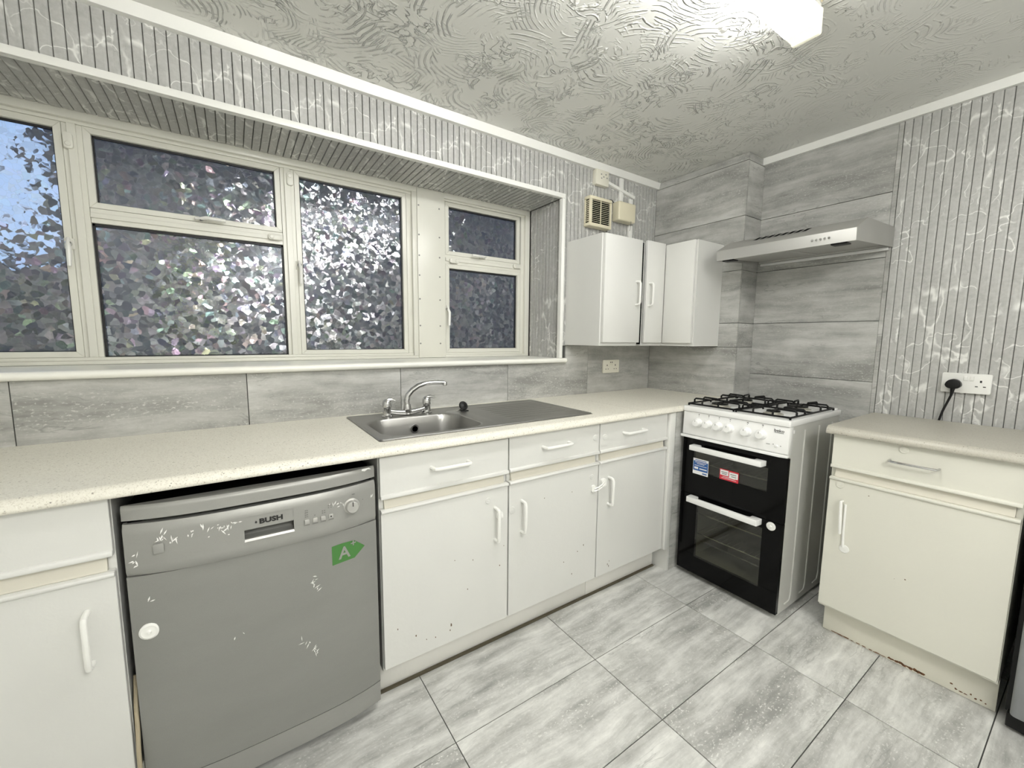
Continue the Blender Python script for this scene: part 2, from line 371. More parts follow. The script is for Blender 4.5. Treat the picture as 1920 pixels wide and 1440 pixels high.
# ------------------------------------------------------------------ mesh builder
class B:
    """collects shapes for ONE mesh"""
    def __init__(s): s.bm = bmesh.new()
    def _face(s, vs, mi=0):
        try:
            f = s.bm.faces.new(vs); f.material_index = mi; return f
        except ValueError: return None
    def box(s, x0, x1, y0, y1, z0, z1, mi=0):
        v = [s.bm.verts.new((x, y, z)) for x in (x0, x1) for y in (y0, y1) for z in (z0, z1)]
        for q in ((0, 1, 3, 2), (4, 6, 7, 5), (0, 4, 5, 1), (2, 3, 7, 6), (0, 2, 6, 4), (1, 5, 7, 3)):
            s._face([v[i] for i in q], mi)
        return s
    def prism(s, prof, axis, a0, a1, mi=0):
        """2D outline extruded along axis; outline coordinates are the other two axes in order"""
        def P(p, a):
            return {'x': (a, p[0], p[1]), 'y': (p[0], a, p[1]), 'z': (p[0], p[1], a)}[axis]
        r0 = [s.bm.verts.new(P(p, a0)) for p in prof]; r1 = [s.bm.verts.new(P(p, a1)) for p in prof]
        k = len(prof)
        for i in range(k): s._face([r0[i], r0[(i + 1) % k], r1[(i + 1) % k], r1[i]], mi)
        s._face(r0[::-1], mi); s._face(r1, mi)
        return s
    def tube(s, path, r, n=8, mi=0, cap=True):
        path = [Vector(p) for p in path]; rs = r if isinstance(r, (list, tuple)) else [r] * len(path)
        rings = []; ref = None
        for i, p in enumerate(path):
            t = (path[min(i + 1, len(path) - 1)] - path[max(i - 1, 0)]).normalized()
            if ref is None: ref = Vector((0, 0, 1)) if abs(t.z) < 0.9 else Vector((1, 0, 0))
            a = t.cross(ref).normalized(); b = a.cross(t).normalized(); ref = b
            rings.append([s.bm.verts.new(p + (a * math.cos(2 * math.pi * k / n) + b * math.sin(2 * math.pi * k / n)) * rs[i]) for k in range(n)])
        for A, Bq in zip(rings, rings[1:]):
            for k in range(n): s._face([A[k], A[(k + 1) % n], Bq[(k + 1) % n], Bq[k]], mi)
        if cap: s._face(rings[0][::-1], mi); s._face(rings[-1], mi)
        return s
    def lathe(s, prof, c, axis='z', n=20, mi=0):
        """profile of (radius, height) turned about axis through c"""
        c = Vector(c); rings = []
        def P(r, h, a):
            u, v = r * math.cos(a), r * math.sin(a)
            return c + Vector({'z': (u, v, h), 'x': (h, u, v), 'y': (u, h, v)}[axis])
        for r, h in prof:
            if r < 1e-6: rings.append([s.bm.verts.new(P(0, h, 0))])
            else: rings.append([s.bm.verts.new(P(r, h, 2 * math.pi * k / n)) for k in range(n)])
        for A, Bq in zip(rings, rings[1:]):
            for k in range(n):
                k2 = (k + 1) % n
                if len(A) == 1 and len(Bq) == 1: continue
                if len(A) == 1: s._face([A[0], Bq[k2], Bq[k]], mi)
                elif len(Bq) == 1: s._face([A[k], A[k2], Bq[0]], mi)
                else: s._face([A[k], A[k2], Bq[k2], Bq[k]], mi)
        if len(rings[0]) > 1: s._face(rings[0][::-1], mi)
        if len(rings[-1]) > 1: s._face(rings[-1], mi)
        return s
    def quad(s, a, b, c, d, mi=0):
        s._face([s.bm.verts.new(p) for p in (a, b, c, d)], mi); return s
    def poly(s, pts, mi=0):
        s._face([s.bm.verts.new(p) for p in pts], mi); return s
    def grid(s, fn, nu, nv, mi=0, skip=None):
        g = [[s.bm.verts.new(fn(i, j)) for j in range(nv + 1)] for i in range(nu + 1)]
        for i in range(nu):
            for j in range(nv):
                if skip and skip(i, j): continue
                s._face([g[i][j], g[i + 1][j], g[i + 1][j + 1], g[i][j + 1]], mi)
        return g
    def map(s, fn):
        for v in s.bm.verts: v.co = Vector(fn(v.co))
        return s

WLOC = {}
def finish(o, parent):
    o_loc = WLOC[o.name]
    if parent is not None:
        o.parent = parent; o.location = o_loc - WLOC[parent.name]
    else: o.location = o_loc
    COL.objects.link(o)
    return o

def obj(name, b, mats, parent=None, bevel=0.0, seg=2, smooth=None):
    bm = b.bm
    bmesh.ops.recalc_face_normals(bm, faces=bm.faces)
    if bevel:
        es = [e for e in bm.edges if len(e.link_faces) == 2 and e.calc_face_angle(0) > 0.5]
        bmesh.ops.bevel(bm, geom=es, offset=bevel, segments=seg, profile=0.5, affect='EDGES', clamp_overlap=True)
    c = Vector((0, 0, 0))
    if bm.verts:
        lo = [min(v.co[i] for v in bm.verts) for i in range(3)]; hi = [max(v.co[i] for v in bm.verts) for i in range(3)]
        c = Vector(((lo[0] + hi[0]) / 2, (lo[1] + hi[1]) / 2, lo[2]))
    for v in bm.verts: v.co -= c
    me = D.meshes.new(name); bm.to_mesh(me); bm.free()
    for m in (mats if isinstance(mats, (list, tuple)) else [mats]): me.materials.append(m)
    if smooth is None: smooth = bool(bevel)
    if smooth:
        me.polygons.foreach_set('use_smooth', [True] * len(me.polygons))
        me.set_sharp_from_angle(angle=math.radians(35))
    o = D.objects.new(name, me); WLOC[o.name] = c
    return finish(o, parent)

def copy_at(o, off, parent):
    c = o.copy(); WLOC[c.name] = WLOC[o.name] + Vector(off)
    c.parent = None
    return finish(c, parent)

def tag(o, label, cat, group=None):
    o['label'] = label; o['category'] = cat
    if group: o['group'] = group
    return o
def thing(name, loc, label, cat, group=None):
    o = D.objects.new(name, None); o.empty_display_size = 0.1; WLOC[o.name] = Vector(loc)
    finish(o, None); return tag(o, label, cat, group)
def part_label(o, label): o['label'] = label; return o
def struct(o): o['kind'] = 'structure'; return o
def stuff(o): o['kind'] = 'stuff'; return o

def lettering(name, body, size, mat, parent, place, bold=0.0, sx=1.0, shear=0.0):
    """flat raised lettering as mesh; place maps (u, v, depth) to the world"""
    cu = D.curves.new(name, 'FONT'); cu.body = body; cu.size = size; cu.extrude = 0.0004; cu.offset = bold; cu.shear = shear
    cu.align_x = 'CENTER'; cu.align_y = 'CENTER'; cu.resolution_u = 3
    t = D.objects.new('tmp', cu); COL.objects.link(t)
    dg = bpy.context.evaluated_depsgraph_get(); me = D.meshes.new_from_object(t.evaluated_get(dg))
    bm = bmesh.new(); bm.from_mesh(me)
    D.objects.remove(t); D.curves.remove(cu); D.meshes.remove(me)
    b = B(); b.bm.free(); b.bm = bm
    b.map(lambda p: place(p.x * sx, p.y, p.z))
    return obj(name, b, mat, parent)

def rrect(x0, x1, y0, y1, r, n=5):
    pts = []
    for cx, cy, a0 in ((x1 - r, y1 - r, 0), (x0 + r, y1 - r, 90), (x0 + r, y0 + r, 180), (x1 - r, y0 + r, 270)):
        for k in range(n + 1):
            a = math.radians(a0 + 90 * k / n); pts.append((cx + r * math.cos(a), cy + r * math.sin(a)))
    return pts

# ------------------------------------------------------------------ room constants (metres)
H = 2.3166; XL = -3.30; YF = -3.25; XR = 0.18; YB = -0.6126; YFL = -1.206; WT = 0.917

# ------------------------------------------------------------------ floor
b = B(); b.box(XL - 0.1, 0.36, YF - 0.1, 0.4, -0.12, -0.0025)
floor = struct(obj('floor', b, M['grout']))
xj = [-1.95 + 0.61 * k for k in range(-3, 5)]
yj = [0.09 - 0.31 * k for k in range(0, 12)]
for i in range(len(xj) - 1):
    for j in range(len(yj) - 1):
        x0, x1 = max(xj[i], XL), min(xj[i + 1], XR); y1, y0 = min(yj[j], 0.0), max(yj[j + 1], YF)
        if x1 - x0 < 0.02 or y1 - y0 < 0.02: continue
        b = B(); b.box(x0 + 0.0016, x1 - 0.0016, y0 + 0.0016, y1 - 0.0016, -0.010, random.uniform(-0.0003, 0.0003))
        obj('tile', b, M['ftile'], floor)

# ------------------------------------------------------------------ ceiling and unseen walls
b = B(); b.box(XL - 0.1, 0.36, YF - 0.1, 0.4, H, H + 0.12); struct(obj('ceiling', b, M['ceiling']))
b = B(); b.box(XL - 0.1, XL, YF, 0.4, 0, H); struct(obj('wall_left', b, M['plaster']))
b = B(); b.box(XL - 0.1, 0.36, YF - 0.1, YF, 0, H); struct(obj('wall_front', b, M['plaster']))

# ------------------------------------------------------------------ back (window) wall: masonry, wall tiles, fluted slats
WX1 = -0.832                                    # right side of the window recess
b = B()
b.box(XL, WX1 + 0.010, 0.010, 0.40, 0.0, 1.118)
b.box(XL, WX1 + 0.010, 0.010, 0.40, 2.082, H)
b.box(WX1 + 0.010, 0.36, 0.010, 0.40, 0.0, H)
wall_back = struct(obj('wall_back', b, M['grout']))
tj = [-3.30, -3.037, -2.426, -1.816, -1.211]
for x0, x1 in zip(tj, tj[1:]):
    b = B(); b.box(x0 + 0.0014, x1 - 0.0014, 0.0, 0.012, 0.88, 1.119); obj('tile', b, M['wtile'], wall_back)
b = B(); b.prism([(-1.210, 0.88), (-0.605, 0.88), (-0.605, 1.2205), (-0.79, 1.2205), (-0.79, 1.119), (-1.210, 1.119)], 'y', 0.0, 0.012)
obj('tile', b, M['wtile'], wall_back)
b = B(); b.box(-0.603, -0.001, 0.0, 0.012, 0.88, 1.2205); obj('tile', b, M['wtile'], wall_back)

PITCH = 0.0303
def slat_profile():
    # (across, out): dark joint, bevelled shoulder, broad gently sloping face
    return [(0.0009, 0.0), (0.0010, 0.0084), (0.0022, 0.0100), (0.0220, 0.0096), (0.0272, 0.0082), (0.0290, 0.0060), (0.0294, 0.0)]
def slat_row(parent, mat, make, n, step):
    first = make(); first.parent = parent
    for k in range(1, n): copy_at(first, tuple(s * k for s in step), parent)
gx = -2.9548
x_first = gx - 11 * PITCH
n_top = int((WX1 + 0.006 - x_first) / PITCH)
def mk():
    b = B(); b.prism([(x_first + a, 0.010 - o) for a, o in slat_profile()], 'z', 2.092, 2.284); return obj('slat', b, M['mar_back'], wall_back)
slat_row(wall_back, None, mk, n_top, (PITCH, 0, 0))
x2 = x_first + n_top * PITCH
n_r = int((-0.001 - x2) / PITCH)
def mk():
    b = B(); b.prism([(x2 + a, 0.010 - o) for a, o in slat_profile()], 'z', 1.2225, 2.284); return obj('slat', b, M['mar_back'], wall_back)
slat_row(wall_back, None, mk, n_r, (PITCH, 0, 0))
x3 = x2 + n_r * PITCH
if x3 < -0.004:
    b = B(); b.box(x3 + 0.001, -0.0005, 0.0005, 0.010, 1.2225, 2.284); obj('slat', b, M['mar_back'], wall_back)
def mk():   # soffit of the window recess
    b = B(); b.prism([(x_first + a, 2.082 - o) for a, o in slat_profile()], 'y', 0.0, 0.325)
    return obj('slat', b, M['mar_soffit'], wall_back)
slat_row(wall_back, None, mk, n_top, (PITCH, 0, 0))
n_rv = 10
def mk():   # right side of the window recess
    b = B(); b.prism([(WX1 + 0.010 - o, 0.018 + a) for a, o in slat_profile()], 'z', 1.148, 2.072); return obj('slat', b, M['mar_side'], wall_back)
slat_row(wall_back, None, mk, n_rv, (0, PITCH, 0))

# ------------------------------------------------------------------ right wall: chimney breast, tiled alcove, fluted part
b = B(); b.box(0.010, 0.36, YB + 0.010, 0.010, 0, H); b.box(XR + 0.010, 0.36, YF, YB + 0.010, 0, H)
wall_right = struct(obj('wall_right', b, M['grout']))
zb = [0.0, 0.305, 0.61, 0.915, 1.222, 1.364, 1.669, 1.974, 2.275, H]
for z0, z1 in zip(zb, zb[1:]):
    b = B(); b.box(0.0, 0.012, YB, -0.001, z0 + 0.0015, z1 - 0.0015); obj('tile', b, M['wtile'], wall_right)
    b = B(); b.box(0.013, XR + 0.002, YB, YB + 0.012, z0 + 0.0015, z1 - 0.0015); obj('tile', b, M['wtile'], wall_right)
za = [0.0, 0.145, 0.45, 0.755, 1.061, 1.3645, 1.669, 1.973, H]
for z0, z1 in zip(za, za[1:]):
    b = B(); b.box(XR, XR + 0.012, YFL + 0.001, YB - 0.001, z0 + 0.0015, z1 - 0.0015); obj('tile', b, M['wtile'], wall_right)
b = B(); b.box(XR + 0.001, XR + 0.012, YFL - 0.0168, YFL, 0.0, 2.279)
part_label(obj('tile_edging', b, M['wtile'], wall_right), 'thin vertical tile edging strip')
y0 = -1.3138 + 3 * 0.0299
def mk():
    b = B(); b.prism([(XR + 0.010 - o, y0 - a) for a, o in slat_profile()], 'z', 0.0, 2.284); return obj('slat', b, M['mar_side'], wall_right)
slat_row(wall_right, None, mk, 60, (0, -0.0299, 0))

# coving boards, window edge beading, sill
b = B(); b.prism([(-0.022, 2.277), (-0.0225, 2.280), (-0.032, 2.3160), (0.004, 2.3160), (0.004, 2.277)], 'x', XL, -0.002)
struct(obj('trim_1', b, M['trim'])).update_tag()
b = B(); b.prism([(XR - 0.020, 2.279), (XR - 0.024, 2.3160), (XR - 0.0005, 2.3160), (XR - 0.0005, 2.279)], 'y', YF, YB - 0.001)
struct(obj('trim_2', b, M['trim']))
b = B()
b.box(XL, -0.827, -0.012, -0.0005, 2.067, 2.092); b.box(-0.850, -0.827, -0.012, -0.0005, 1.149, 2.0665)
b.box(XL, -0.850, -0.0005, 0.016, 2.067, 2.0715); b.box(-0.850, -0.8445, -0.0005, 0.016, 1.149, 2.0665)
struct(obj('trim_3', b, M['trim'], bevel=0.002))
b = B()
nose = [(-0.012 - 0.014 * math.sin(a), 1.134 + 0.014 * math.cos(a)) for a in [math.pi * k / 8 for k in range(9)]]
b.prism([(0.3255, 1.148)] + nose + [(0.3255, 1.120)], 'x', XL, -0.8335)
b.prism([(-0.0005, 1.148)] + nose + [(-0.0005, 1.120)], 'x', -0.8335, -0.800)
struct(obj('trim_4', b, M['sill'], smooth=True))

# ------------------------------------------------------------------ windows
GY = 0.374
def frame_bars(parent, bars, mat, bev=0.002, name='frame'):
    b = B()
    for q in bars: b.box(*q)
    return obj(name, b, mat, parent, bevel=bev)
def sash(parent, x0, x1, z0, z1, w_=0.0215, glass=True, y0=0.348, y1=0.372):
    """one steel casement: four mitred bars, gasket and filmed pane"""
    b = B()
    o = [(x0, z0), (x1, z0), (x1, z1), (x0, z1)]; i = [(x0 + w_, z0 + w_), (x1 - w_, z0 + w_), (x1 - w_, z1 - w_), (x0 + w_, z1 - w_)]
    for k in range(4):
        k2 = (k + 1) % 4
        b.prism([o[k], o[k2], i[k2], i[k]], 'y', y0, y1)
    s = obj('sash', b, M['frame'], parent, bevel=0.0012, seg=1)
    pane(s, x0 + w_ - 0.002, x1 - w_ + 0.002, z0 + w_ - 0.002, z1 - w_ + 0.002)
    return s
def pane(parent, x0, x1, z0, z1):
    b = B(); g = 0.007
    for q in ((x0, x1, z0, z0 + g * 0.6), (x0, x1, z1 - g * 1.3, z1), (x0, x0 + g, z0, z1), (x1 - g, x1, z0, z1)):
        b.box(q[0], q[1], 0.364, 0.3735, q[2], q[3])
    obj('gasket', b, M['gasket'], parent)
    b = B(); b.box(x0, x1, GY, GY + 0.004, z0, z1)
    for f in b.bm.faces:
        f.material_index = 0 if f.calc_center_median().y < GY + 0.0005 else 1
    obj('pane', b, [M['film'], M['pane_edge']], parent)
def window_lock(parent, x, z, vertical, flip=1, y=0.345):
    """small rounded snap lock with a round push button"""
    b = B(); a, c = (0.013, 0.028) if vertical else (0.028, 0.013)
    b.prism(rrect(x - a, x + a, z - c, z + c, 0.010), 'y', y - 0.016, y + 0.001)
    l = obj('window_lock', b, M['frame'], parent, bevel=0.002)
    bx, bz = (x, z + flip * 0.013) if vertical else (x + flip * 0.013, z)
    b = B(); b.lathe([(0.0088, 0.003), (0.0088, -0.0015), (0.007, -0.003), (0.0, -0.003)], (bx, y - 0.016, bz), 'y', 14)
    obj('lock_button', b, M['frame'], l)
def stay_handle(parent, x, z, d, lever, y=0.347):
    """cockspur handle: backplate, pivot block and lever; d = unit direction of lever in (x, z)"""
    dx, dz = d
    b = B(); b.box(x - (0.022 if dx else 0.014), x + (0.022 if dx else 0.014), y - 0.004, y + 0.001, z - (0.010 if dx else 0.020), z + (0.010 if dx else 0.020))
    h = obj('cockspur_handle', b, M['frame'], parent, bevel=0.0015)
    b = B(); b.lathe([(0.009, 0.0), (0.009, -0.018), (0.006, -0.022), (0.0, -0.022)], (x, y - 0.003, z), 'y', 12)
    obj('pivot', b, M['chrome'], h)
    b = B(); px, pz = -dz, dx
    p = lambda s, t, q: (x + dx * s + px * t, q, z + dz * s + pz * t)
    b.tube([p(-0.02, 0, y - 0.012), p(0.0, 0, y - 0.022), p(0.02, 0.003, y - 0.034), p(lever, 0.001, y - 0.034)], [0.005, 0.007, 0.0075, 0.0065], 8)
    obj('lever', b, M['handle'], h, smooth=True)

win1 = thing('window_1', (-2.4, 0.35, 1.148), 'wide four-pane steel window with faceted privacy film', 'window'); del win1['category']; struct(win1)
fx = []
fx += [(XL, -1.5960, 0.326, 0.40, 2.045, 2.081)]                               # head
fx += [(XL, -1.6225, 0.342, 0.40, 2.033, 2.045)]
fx += [(XL, -1.5960, 0.326, 0.40, 1.1485, 1.163), (XL, -1.6225, 0.338, 0.40, 1.163, 1.1760)]
fx += [(-1.6225, -1.5960, 0.326, 0.40, 1.163, 2.045), (-1.6485, -1.6225, 0.345, 0.40, 1.163, 2.045)]
fr1 = frame_bars(win1, fx, M['frame'])
def mullion(x0, x1, z0, z1):
    b = B(); b.box(x0, x1, 0.350, 0.40, z0, z1)
    wd = x1 - x0
    b.box(x0 + wd * 0.28, x1 - wd * 0.28, 0.340, 0.3505, z0, z1)
    return obj('mullion', b, M['frame'], win1, bevel=0.0012, seg=1)
mullion(-2.9395, -2.8850, 1.176, 2.033)
mullion(-2.2425, -2.1865, 1.176, 2.033)
b = B(); b.box(-2.884, -2.2435, 0.350, 0.40, 1.688, 1.742); b.box(-2.884, -2.2435, 0.343, 0.3505, 1.706, 1.724)
obj('transom', b, M['frame'], win1, bevel=0.0012, seg=1)
s1 = sash(win1, XL + 0.012, -2.9400, 1.1765, 2.0325)
s2 = sash(win1, -2.8845, -2.2440, 1.7430, 2.0325)
s3 = sash(win1, -2.1860, -1.6490, 1.1765, 2.0325)
pane(win1, -2.884, -2.2430, 1.176, 1.688)
window_lock(win1, -2.921, 1.968, True, -1); window_lock(win1, -2.276, 1.716, False, -1); window_lock(win1, -2.204, 1.985, True, 1)
stay_handle(s2, -2.545, 1.752, (1, 0), 0.085); stay_handle(s1, -2.948, 1.600, (0, -1), 0.085); stay_handle(s3, -2.180, 1.600, (0, -1), 0.090)

win2 = thing('window_2', (-1.13, 0.35, 1.148), 'small two-pane steel window right of the screwed post', 'window'); del win2['category']; struct(win2)
frame_bars(win2, [(-1.4345, -0.8325, 0.326, 0.40, 2.045, 2.081), (-1.4345, -0.8665, 0.340, 0.40, 2.035, 2.045),
                  (-1.4345, -0.8325, 0.326, 0.40, 1.1485, 1.163), (-1.4345, -0.8885, 0.338, 0.40, 1.163, 1.1760),
                  (-0.8665, -0.8325, 0.326, 0.40, 1.163, 2.045), (-0.8890, -0.8665, 0.345, 0.40, 1.163, 2.045), (-1.4345, -1.4200, 0.345, 0.40, 1.163, 2.045)], M['frame'])
b = B(); b.box(-1.419, -0.889, 0.350, 0.40, 1.690, 1.741); b.box(-1.419, -0.889, 0.343, 0.3505, 1.706, 1.724)
obj('transom', b, M['frame'], win2, bevel=0.0012, seg=1)
s4 = sash(win2, -1.4185, -0.8970, 1.7415, 2.0335, 0.0225)
s5 = sash(win2, -1.4185, -0.8895, 1.1765, 1.6895, 0.0235)
window_lock(win2, -1.370, 1.708, False, 1); window_lock(win2, -0.925, 1.722, False, -1)
stay_handle(s4, -1.175, 1.752, (-1, 0), 0.085); stay_handle(s5, -1.4145, 1.430, (0, -1), 0.095)

b = B(); b.box(-1.5955, -1.4350, 0.326, 0.40, 1.1485, 2.081); b.box(-1.5955, -1.4350, 0.322, 0.3265, 1.150, 2.070)
post = struct(obj('trim_5', b, M['frame'], bevel=0.002))
sz = [1.978, 1.823, 1.713, 1.606, 1.477, 1.33, 1.23]
for z in sz:
    for x in (-1.5875, -1.467):
        b = B(); b.lathe([(0.0045, 0.001), (0.0045, -0.0012), (0.003, -0.0016), (0.0, -0.001)], (x, 0.322, z), 'y', 10)
        obj('screw', b, M['greyink'], post)

# ------------------------------------------------------------------ what lies outside the windows
b = B(); b.box(-9.5, 4.5, 0.6, 6.0, -0.15, -0.02); struct(obj('ground', b, M['soil']))
b = B(); b.box(-3.55, 4.5, 3.4, 3.7, -0.1, 5.5); b.box(-9.5, -3.551, 3.4, 3.6, -0.1, 1.95)
gw = obj('boundary_wall', b, M['brick'])
tag(gw, 'dark brick wall of the neighbouring yard seen through the film', 'wall')
def shrub(name, label, x, y, h, r, mat, seed, n=420):
    rg = random.Random(seed)
    t = thing(name, (x, y, 0), label, 'shrub')
    b = B()
    for k in range(5):
        a = rg.uniform(0, 6.28); b.tube([(x, y, -0.02), (x + 0.3 * r * math.cos(a), y + 0.3 * r * math.sin(a), h * 0.5), (x + 0.6 * r * math.cos(a), y + 0.6 * r * math.sin(a), h * 0.92)], [0.015, 0.010, 0.004], 5)
    obj('stem', b, M['bark'], t)
    b = B()
    for k in range(n):
        a = rg.uniform(0, 6.28); z = h * (0.18 + 0.82 * rg.random()); rr = r * math.sqrt(rg.random()) * (0.55 + 0.45 * math.sin(math.pi * min(1, z / h)))
        c = Vector((x + rr * math.cos(a), y + rr * math.sin(a), z)); d = Vector((rg.uniform(-1, 1), rg.uniform(-1, 1), rg.uniform(-0.6, 0.6))).normalized()
        e = d.cross(Vector((rg.uniform(-1, 1), rg.uniform(-1, 1), 1))).normalized(); s = rg.uniform(0.035, 0.07)
        b.poly([c, c + d * s + e * s * 0.4, c + d * s * 2, c + d * s - e * s * 0.4])
    stuff(obj('leaves', b, mat, t))
shrub('shrub', 'yellow-green shrub outside, blurred through the middle pane', -2.62, 0.95, 1.75, 0.20, M['leaf_y'], 3, 260)
shrub('shrub', 'low dark shrub outside the pane beside the post', -1.95, 1.0, 1.45, 0.30, M['leaf_d'], 5, 380)
shrub('shrub', 'dark bushy shrub outside the leftmost pane', -3.30, 1.5, 1.55, 0.40, M['leaf_d'], 9, 420)

# ------------------------------------------------------------------ ceiling light
lt = thing('ceiling_light', (-1.48, -1.226, 2.3166), 'lit fluorescent batten with prismatic diffuser on the ceiling', 'light')
b = B(); b.prism([(-1.258, 2.294), (-1.258, H - 0.0005), (-1.195, H - 0.0005), (-1.195, 2.294)], 'x', -2.09, -0.872)
obj('batten_tray', b, M['plastic'], lt)
dp = [(-1.266, 2.292), (-1.266, 2.2240), (-1.262, 2.2205), (-1.192, 2.2205), (-1.188, 2.2240), (-1.188, 2.292)]
b = B(); b.prism(dp, 'x', -2.035, -0.943); b.prism(dp, 'x', -0.943, -0.893, 1); b.prism(dp, 'x', -2.085, -2.035, 1)
bmesh.ops.remove_doubles(b.bm, verts=b.bm.verts, dist=1e-5)
obj('diffuser', b, [M['diffuser'], M['diffuser_end']], lt)
cp = [(-1.2275 + (y + 1.2275) * 1.05, 2.258 + (z - 2.258) * 1.06) for y, z in dp]
for x0, x1 in ((-2.095, -2.0855), (-0.8925, -0.879)):
    b = B(); b.prism(cp, 'x', x0, x1); part_label(obj('end_cap', b, M['endcap'], lt, bevel=0.002), 'yellowed translucent end cap')
b = B(); b.tube([(-0.905, -1.272, 2.30), (-0.93, -1.275, 2.306), (-1.02, -1.272, 2.312)], 0.003, 6)
part_label(obj('pull_chain', b, M['hose'], lt), 'short brownish wire beside the fitting')

# ------------------------------------------------------------------ base cabinets
def d_handle(parent, P, u, z, vertical, mat, cc=0.128, proj=0.033, r=0.0064, name='handle'):
    """bow handle; P maps (u along the front, v into the cabinet, z) to the world"""
    b = B(); h = cc / 2; pts = []
    raw = [(-h, 0.001), (-h, -proj + 0.012), (-h + 0.0035, -proj + 0.0035), (-h + 0.012, -proj), (h - 0.012, -proj), (h - 0.0035, -proj + 0.0035), (h, -proj + 0.012), (h, 0.001)]
    for a, v in raw: pts.append(P(u, v, z + a) if vertical else P(u + a, v, z))
    b.tube(pts, r, 10)
    return obj(name, b, mat, parent, smooth=True)
def pbox(b, P, u0, u1, v0, v1, z0, z1):
    a, c = P(u0, v0, z0), P(u1, v1, z1)
    b.box(min(a[0], c[0]), max(a[0], c[0]), min(a[1], c[1]), max(a[1], c[1]), z0, z1)
def pprism(b, P, prof, u0, u1):
    """profile in (v, z) run along u"""
    r0 = [b.bm.verts.new(P(u0, v, z)) for v, z in prof]; r1 = [b.bm.verts.new(P(u1, v, z)) for v, z in prof]; k = len(prof)
    for i in range(k): b._face([r0[i], r0[(i + 1) % k], r1[(i + 1) % k], r1[i]])
    b._face(r0[::-1]); b._face(r1)
def base_cabinet(label, P, w_, depth, mat, rail, hinge, hx, handle_mat=None, drawer_handle=True, drawer_dx=0.0, door_handle=True, drop=0.0, z_top=0.884, group='base cabinets under the worktop', hz=0.552):
    a, c = P(0, 0, 0), P(w_, depth, 0)
    t = thing('base_cabinet', ((a[0] + c[0]) / 2, (a[1] + c[1]) / 2, 0.10), label, 'cabinet', group)
    b = B()
    for u0, u1 in ((0.001, 0.016), (w_ - 0.016, w_ - 0.001)): pbox(b, P, u0, u1, 0.019, depth, 0.125, z_top)
    pbox(b, P, 0.016, w_ - 0.016, 0.019, depth, 0.125, 0.143)
    pbox(b, P, 0.016, w_ - 0.016, depth - 0.012, depth, 0.143, z_top)
    obj('carcass', b, mat, t)
    b = B()
    pprism(b, P, [(0.0190, 0.690), (0.0060, 0.706), (0.0150, 0.748), (0.0190, 0.770)], 0.0165, w_ - 0.0165)
    obj('finger_rail', b, rail, t)
    hm = handle_mat or M['handle']
    # drawer: slab front with a projecting moulding along its lower edge
    b = B(); g = 0.0025
    pbox(b, P, g, w_ - g, 0.0, 0.018, 0.7425 - drop, 0.883 - drop)
    pprism(b, P, [(-0.0065, 0.7435 - drop), (-0.0080, 0.7465 - drop), (-0.0065, 0.7560 - drop), (0.001, 0.7585 - drop), (0.001, 0.7425 - drop)], g, w_ - g)
    dr = obj('drawer', b, mat, t, bevel=0.0012, seg=1)
    if drawer_handle: d_handle(dr, P, w_ / 2 + drawer_dx, 0.8225 - drop, False, hm, 0.140)
    b = B()
    pbox(b, P, g, w_ - g, 0.0, 0.018, 0.1405, 0.7045)
    pprism(b, P, [(-0.0065, 0.7030), (-0.0085, 0.6985), (-0.0065, 0.6930), (0.001, 0.6910), (0.001, 0.7045)], g, w_ - g)
    do = obj('door', b, mat, t, bevel=0.0012, seg=1)
    if door_handle: d_handle(do, P, hx, hz, True, hm)
    return t, dr, do
def pad(parent, P, u, z, r, mat, v=0.0, name='lock_pad'):
    """round stuck-on pad of a child lock"""
    b = B(); k = 14
    ring = lambda rr, vv: [b.bm.verts.new(P(u + rr * math.cos(6.2832 * i / k), vv, z + rr * math.sin(6.2832 * i / k))) for i in range(k)]
    R = [ring(r, v + 0.0005), ring(r, v - 0.002), ring(r * 0.8, v - 0.0034), ring(r * 0.55, v - 0.0026), ring(r * 0.4, v - 0.0034)]
    for A, C in zip(R, R[1:]):
        for i in range(k): b._face([A[i], A[(i + 1) % k], C[(i + 1) % k], C[i]])
    b._face(R[-1]); b._face(R[0][::-1])
    return obj(name, b, mat, parent, smooth=True)

YFRONT = -0.60
def PB(x0):  return lambda u, v, z: (x0 + u, YFRONT + v, z)
base_cabinet('white painted base cabinet left of the dishwasher, with pale upright handle', PB(-3.222), 0.500, 0.56, M['cab'], M['rail'], 'l', 0.444, z_top=0.886, hz=0.556, drawer_handle=False)
t1, dr1, do1 = base_cabinet('white painted base cabinet under the sink bowl, beside the dishwasher', PB(-2.0975), 0.498, 0.56, M['cab'], M['rail'], 'l', 0.436, drop=0.003)
t2, dr2, do2 = base_cabinet('white painted base cabinet under the draining board, second from the dishwasher', PB(-1.5985), 0.495, 0.56, M['cab'], M['rail'], 'r', 0.062, drawer_dx=-0.012)
t3, dr3, do3 = base_cabinet('white painted base cabinet beside the filler post, nearest the cooker', PB(-1.1025), 0.498, 0.56, M['cab'], M['rail'], 'r', 0.066, drawer_dx=-0.022, hz=0.556)
pad(do1, PB(-2.0975), 0.458, 0.580, 0.016, M['handle']); pad(do2, PB(-1.5985), 0.016, 0.587, 0.015, M['cab'])
pad(dr2, PB(-1.5985), 0.466, 0.821, 0.014, M['cab']); pad(dr3, PB(-1.1025), 0.032, 0.816, 0.014, M['cab'])
pad(do1, PB(-2.0975), 0.405, 0.650, 0.012, M['cab']); pad(do2, PB(-1.5985), 0.452, 0.642, 0.012, M['cab'])
b = B()
b.lathe([(0.013, 0.0), (0.013, -0.004), (0.010, -0.009), (0.004, -0.012), (0.0, -0.012)], (-1.640, -0.6035, 0.578), 'y', 14)
obj('lock_knob', b, M['handle'], do1, smooth=True)
